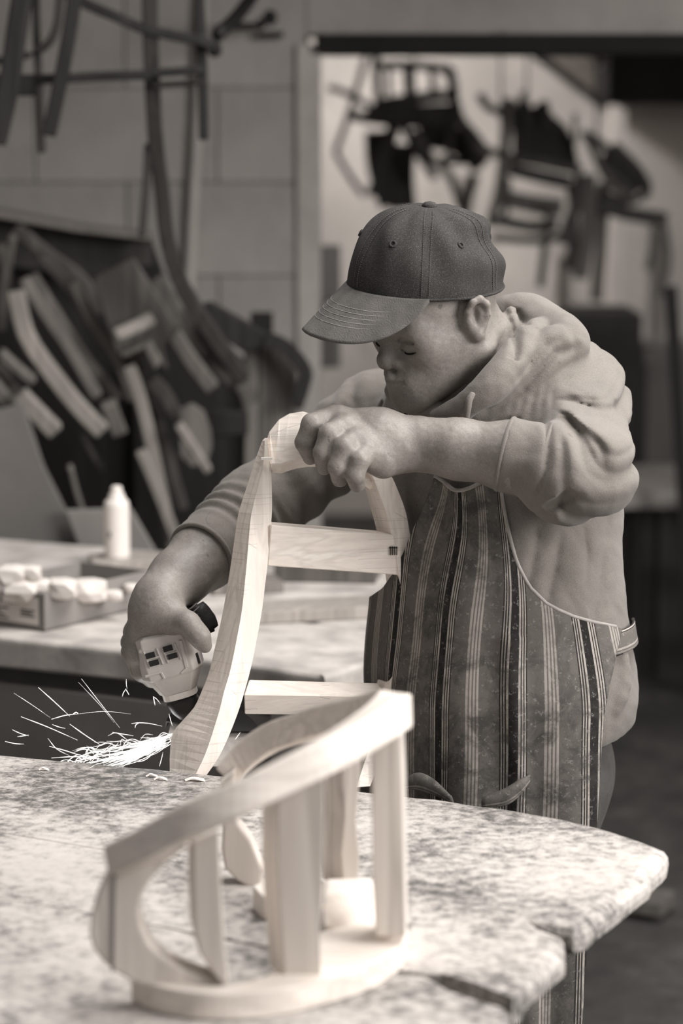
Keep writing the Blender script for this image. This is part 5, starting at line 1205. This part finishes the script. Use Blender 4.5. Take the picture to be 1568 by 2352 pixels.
# ------------------------------------------------------------------ chairs hung in the room behind
def dark_chair(label, origin, parts):
    t = thing('hanging_chair', label, 'chair', origin, 'chairs hung in the room behind')
    for nm, pix, wpx, Y, mt in parts: stick(pix, wpx, Y, nm, t, mt, d=0.045, n=max(4, len(pix) * 3))
    return t
D, B_, G_ = 'hung_dark', 'hung_black', 'pile_mid'
dark_chair('ladder-back chair hung nearest the doorway jamb, back upright', P(950, 330, 8.2), [
    ('back_post', [(862, 120), (866, 180), (870, 250)], 20, 8.2, D), ('back_post', [(1020, 150), (1040, 190), (1046, 250), (1080, 310), (1104, 360)], 22, 8.2, D), ('crest_rail', [(868, 150), (950, 150), (1020, 158), (1042, 172)], 20, 8.18, D),
    ('slat', [(892, 160), (894, 220)], 12, 8.22, D), ('slat', [(938, 160), (942, 230)], 26, 8.22, D), ('slat', [(990, 160), (996, 220)], 14, 8.22, D), ('lower_rail', [(862, 240), (950, 226), (1050, 216)], 26, 8.2, D), ('seat', [(840, 262), (940, 262), (1060, 258)], 44, 8.15, B_),
    ('seat_rail', [(800, 262), (860, 275), (960, 282), (1050, 285)], 24, 8.2, B_), ('leg', [(840, 130), (820, 200), (795, 280), (770, 350)], 14, 8.3, D), ('leg', [(768, 345), (800, 400), (835, 450)], 13, 8.3, D), ('arm', [(752, 200), (800, 216), (850, 245), (870, 262)], 15, 8.25, D), ('leg', [(905, 285), (885, 360), (855, 450)], 30, 8.2, B_), ('leg', [(925, 290), (960, 350), (1000, 410)], 20, 8.2, B_)])
dark_chair('dark upholstered chair hung upside down below the ladder-back one', P(920, 420, 8.4), [
    ('seat', [(872, 300), (878, 380), (905, 470)], 70, 8.4, B_), ('backrest', [(925, 330), (920, 400), (925, 480)], 60, 8.42, B_), ('seat_rail', [(960, 310), (1040, 320), (1100, 360)], 60, 8.35, B_), ('leg', [(950, 300), (990, 360), (1030, 400), (1060, 480)], 18, 8.3, G_),
    ('leg', [(1040, 290), (1030, 350), (1022, 370)], 16, 8.28, G_), ('back_post', [(1050, 270), (1095, 320), (1112, 360), (1080, 390)], 22, 8.3, D), ('leg', [(1090, 400), (1075, 450), (1060, 520)], 24, 8.4, G_), ('stretcher', [(1010, 368), (1090, 372)], 18, 8.38, B_)])
dark_chair('open-framed armchair hung in the middle of the room behind', P(1240, 440, 7.9), [
    ('back_post', [(1165, 225), (1160, 320), (1148, 430), (1125, 520)], 24, 7.9, G_), ('back_post', [(1332, 400), (1325, 460), (1300, 530), (1290, 560)], 26, 7.9, D), ('top_rail', [(1170, 362), (1250, 375), (1335, 392)], 22, 7.88, D), ('seat_rail', [(1168, 388), (1240, 405), (1310, 420)], 30, 7.92, B_),
    ('seat', [(1155, 455), (1230, 470), (1290, 478)], 40, 7.95, G_), ('lower_rail', [(1140, 505), (1220, 520), (1280, 515)], 26, 7.9, D), ('stretcher', [(1130, 545), (1220, 552), (1290, 545)], 18, 7.88, D), ('leg', [(1262, 470), (1252, 560), (1240, 660)], 16, 7.85, D), ('arm', [(1100, 215), (1120, 245), (1165, 265)], 18, 7.9, D), ('arm', [(1098, 330), (1130, 350), (1172, 358)], 20, 7.92, G_), ('slat', [(1168, 410), (1160, 500)], 12, 7.94, D)])
sc_ = dark_chair('dark solid seat with spindles pointing up, hung in the middle', P(1240, 300, 8.1), [
    ('spindle', [(1170, 230), (1172, 300)], 28, 8.1, D), ('spindle', [(1200, 210), (1208, 290)], 14, 8.1, D), ('spindle', [(1252, 232), (1256, 290)], 16, 8.1, D), ('spindle', [(1320, 260), (1318, 330)], 9, 8.12, G_)])
poly_board([(1178, 262), (1205, 205), (1222, 248), (1248, 228), (1268, 262), (1300, 290), (1320, 330), (1330, 385), (1180, 362)], 8.12, 0.06, 'hung_black', 'seat', sc_)
dark_chair('round-backed chair hung farthest right with its oval back outward', P(1440, 400, 8.0), [
    ('oval_back', [(1350, 310), (1400, 345), (1460, 390), (1485, 430), (1470, 455), (1420, 460), (1380, 440)], 20, 8.0, D), ('oval_panel', [(1390, 350), (1440, 400), (1465, 440)], 70, 8.03, D), ('back_post', [(1340, 300), (1360, 340), (1400, 420), (1440, 450)], 18, 7.98, G_),
    ('seat', [(1370, 470), (1440, 490), (1530, 505)], 34, 8.0, D), ('leg', [(1502, 510), (1498, 570), (1486, 620)], 14, 8.0, G_), ('leg', [(1525, 510), (1535, 600), (1515, 680)], 12, 8.0, G_), ('leg', [(1350, 400), (1350, 520), (1330, 640)], 34, 8.0, G_), ('leg', [(1385, 420), (1380, 560), (1368, 690)], 26, 8.05, G_), ('leg', [(1310, 420), (1318, 520), (1305, 620)], 20, 8.02, D)])
# rail the chairs hang from
hr = thing('hanging_rail', 'long dark pole carrying the hung chairs behind the doorway', 'rail', P(1100, 60, 8.3)); V, Fs = tube([P(700, 70, 8.3), P(1640, 70, 8.1)], 0.018, 10, 6); mesh_obj('pole', V, Fs, M['black_wood'], hr, smooth=True)
for x, y0 in ((862, 140), (950, 300), (1150, 350), (1210, 215), (1370, 320)):
    a = P(x, y0, 8.2); V, Fs = tube([a, P(x, 70, 8.25)], 0.004, 8); mesh_obj('hanger_rod', V, Fs, M['dark_wood'], hr)
# dust sheets / pale panels on the far wall
for xa, ya, xb, yb, v, lb2 in ((1140, 560, 1285, 760, 205, 'pale sheet standing left behind the hung chairs'), (1380, 500, 1500, 730, 186, 'pale sheet standing right behind the hung chairs'), (1000, 380, 1060, 480, 180, 'narrow pale sheet behind the ladder-back chair')):
    a = P(xa, yb, 10.2); c = P(xb, ya, 10.2); V, Fs = box(((a[0] + c[0]) / 2, 10.33, (a[2] * 0 + c[2]) / 2), c[0] - a[0], 0.03, c[2]); mesh_obj('sheet', V, Fs, plain('pale_panel', v, 0.85, 8), label=lb2, cat='sheet', group='pale sheets in the room behind', origin=(a[0], 10.3, 0))
# cabinets and bench on the right
def cab(px0, py0, px1, Y, dep, v, label, nm, cat, doors=2):
    a = P(px0, py0, Y); c = P(px1, py0, Y); t = thing(nm, label, cat, (a[0], Y, 0)); w_ = c[0] - a[0]; hgt = a[2]
    V, Fs = box(((a[0] + c[0]) / 2, Y + dep / 2, hgt / 2), w_, dep, hgt); mesh_obj('carcass', V, Fs, plain('dark_cabinet_%d' % v, v, 0.7, 6), t, bevel=0.005)
    for k in range(doors):
        x = a[0] + w_ * (k + 0.5) / doors; V, Fs = box((x, Y - 0.008, hgt * 0.5), w_ / doors - 0.02, 0.016, hgt * 0.9); dr = mesh_obj('door', V, Fs, plain('dark_cabinet_door', v - 6, 0.7, 6), t, bevel=0.003)
        V, Fs = lathe((x + (0.5 - k) * w_ / doors * 0.7, Y - 0.016, hgt * 0.55), [(0.006, 0), (0.011, 0.008), (0.009, 0.016)], 12, (0, -1, 0)); mesh_obj('knob', V, Fs, m_ir, dr)
    return t
cab(1318, 722, 1476, 8.0, 0.45, 52, 'tall dark cabinet behind the man\'s shoulder', 'cabinet', 'cabinet', 1)
cab(1478, 800, 1640, 8.25, 0.4, 108, 'grey cabinet at the right picture edge', 'cabinet', 'cabinet', 1)
lbn = thing('low_bench', 'low pale-topped bench along the right with dark front', 'bench', P(1500, 1480, 7.2) * [1, 1, 0])
a = P(1380, 1112, 7.35); c = P(1760, 1112, 7.35); V, Fs = box(((a[0] + c[0]) / 2, 7.45, a[2] - 0.02), c[0] - a[0], 0.6, 0.05); mesh_obj('top', V, Fs, plain('pale_bench_top', 170, 0.8, 14), lbn, bevel=0.005)
V, Fs = box(((a[0] + c[0]) / 2, 7.5, (a[2] - 0.045) / 2), c[0] - a[0] - 0.06, 0.5, a[2] - 0.045); mesh_obj('front_panel', V, Fs, plain('dark_bench_panel', 50, 0.8, 6), lbn)
for xa in (1455, 1520): 
    p = P(xa, 1300, 7.24); V, Fs = box((p[0], 7.235, (a[2] - 0.05) / 2), 0.025, 0.03, a[2] - 0.05); mesh_obj('leg', V, Fs, M['dark_wood'], lbn)
ld = thing('step_ladder', 'dark folded ladder top at the right picture edge', 'ladder', P(1570, 700, 7.0) * [1, 1, 0])
p0 = P(1545, 660, 6.9)
for dx, tx in ((0.0, 0.10), (0.22, 0.12)):
    V, Fs = bar([np.array([p0[0] + dx + tx, 6.95, 0.0]), np.array([p0[0] + dx, 6.95, p0[2]])], 0.035, 0.03, (1, 0, 0)); mesh_obj('rail', V, Fs, M['black_wood'], ld)
for k in range(5):
    z_ = p0[2] * (k + 1) / 6; V, Fs = box((p0[0] + 0.16 + 0.10 * (1 - z_ / p0[2]), 6.95, z_), 0.24, 0.06, 0.02); mesh_obj('rung', V, Fs, M['black_wood'], ld)
# offcut lying on the floor
a = T(1432, 2062, 0.03); c = T(1535, 2078, 0.03); V, Fs = bar([a, c], 0.10, 0.03, (0, 1, 0)); mesh_obj('offcut', V, Fs, M['grey_wood'], bevel=0.002, label='short grey offcut lying on the floor at right', cat='offcut', origin=a)
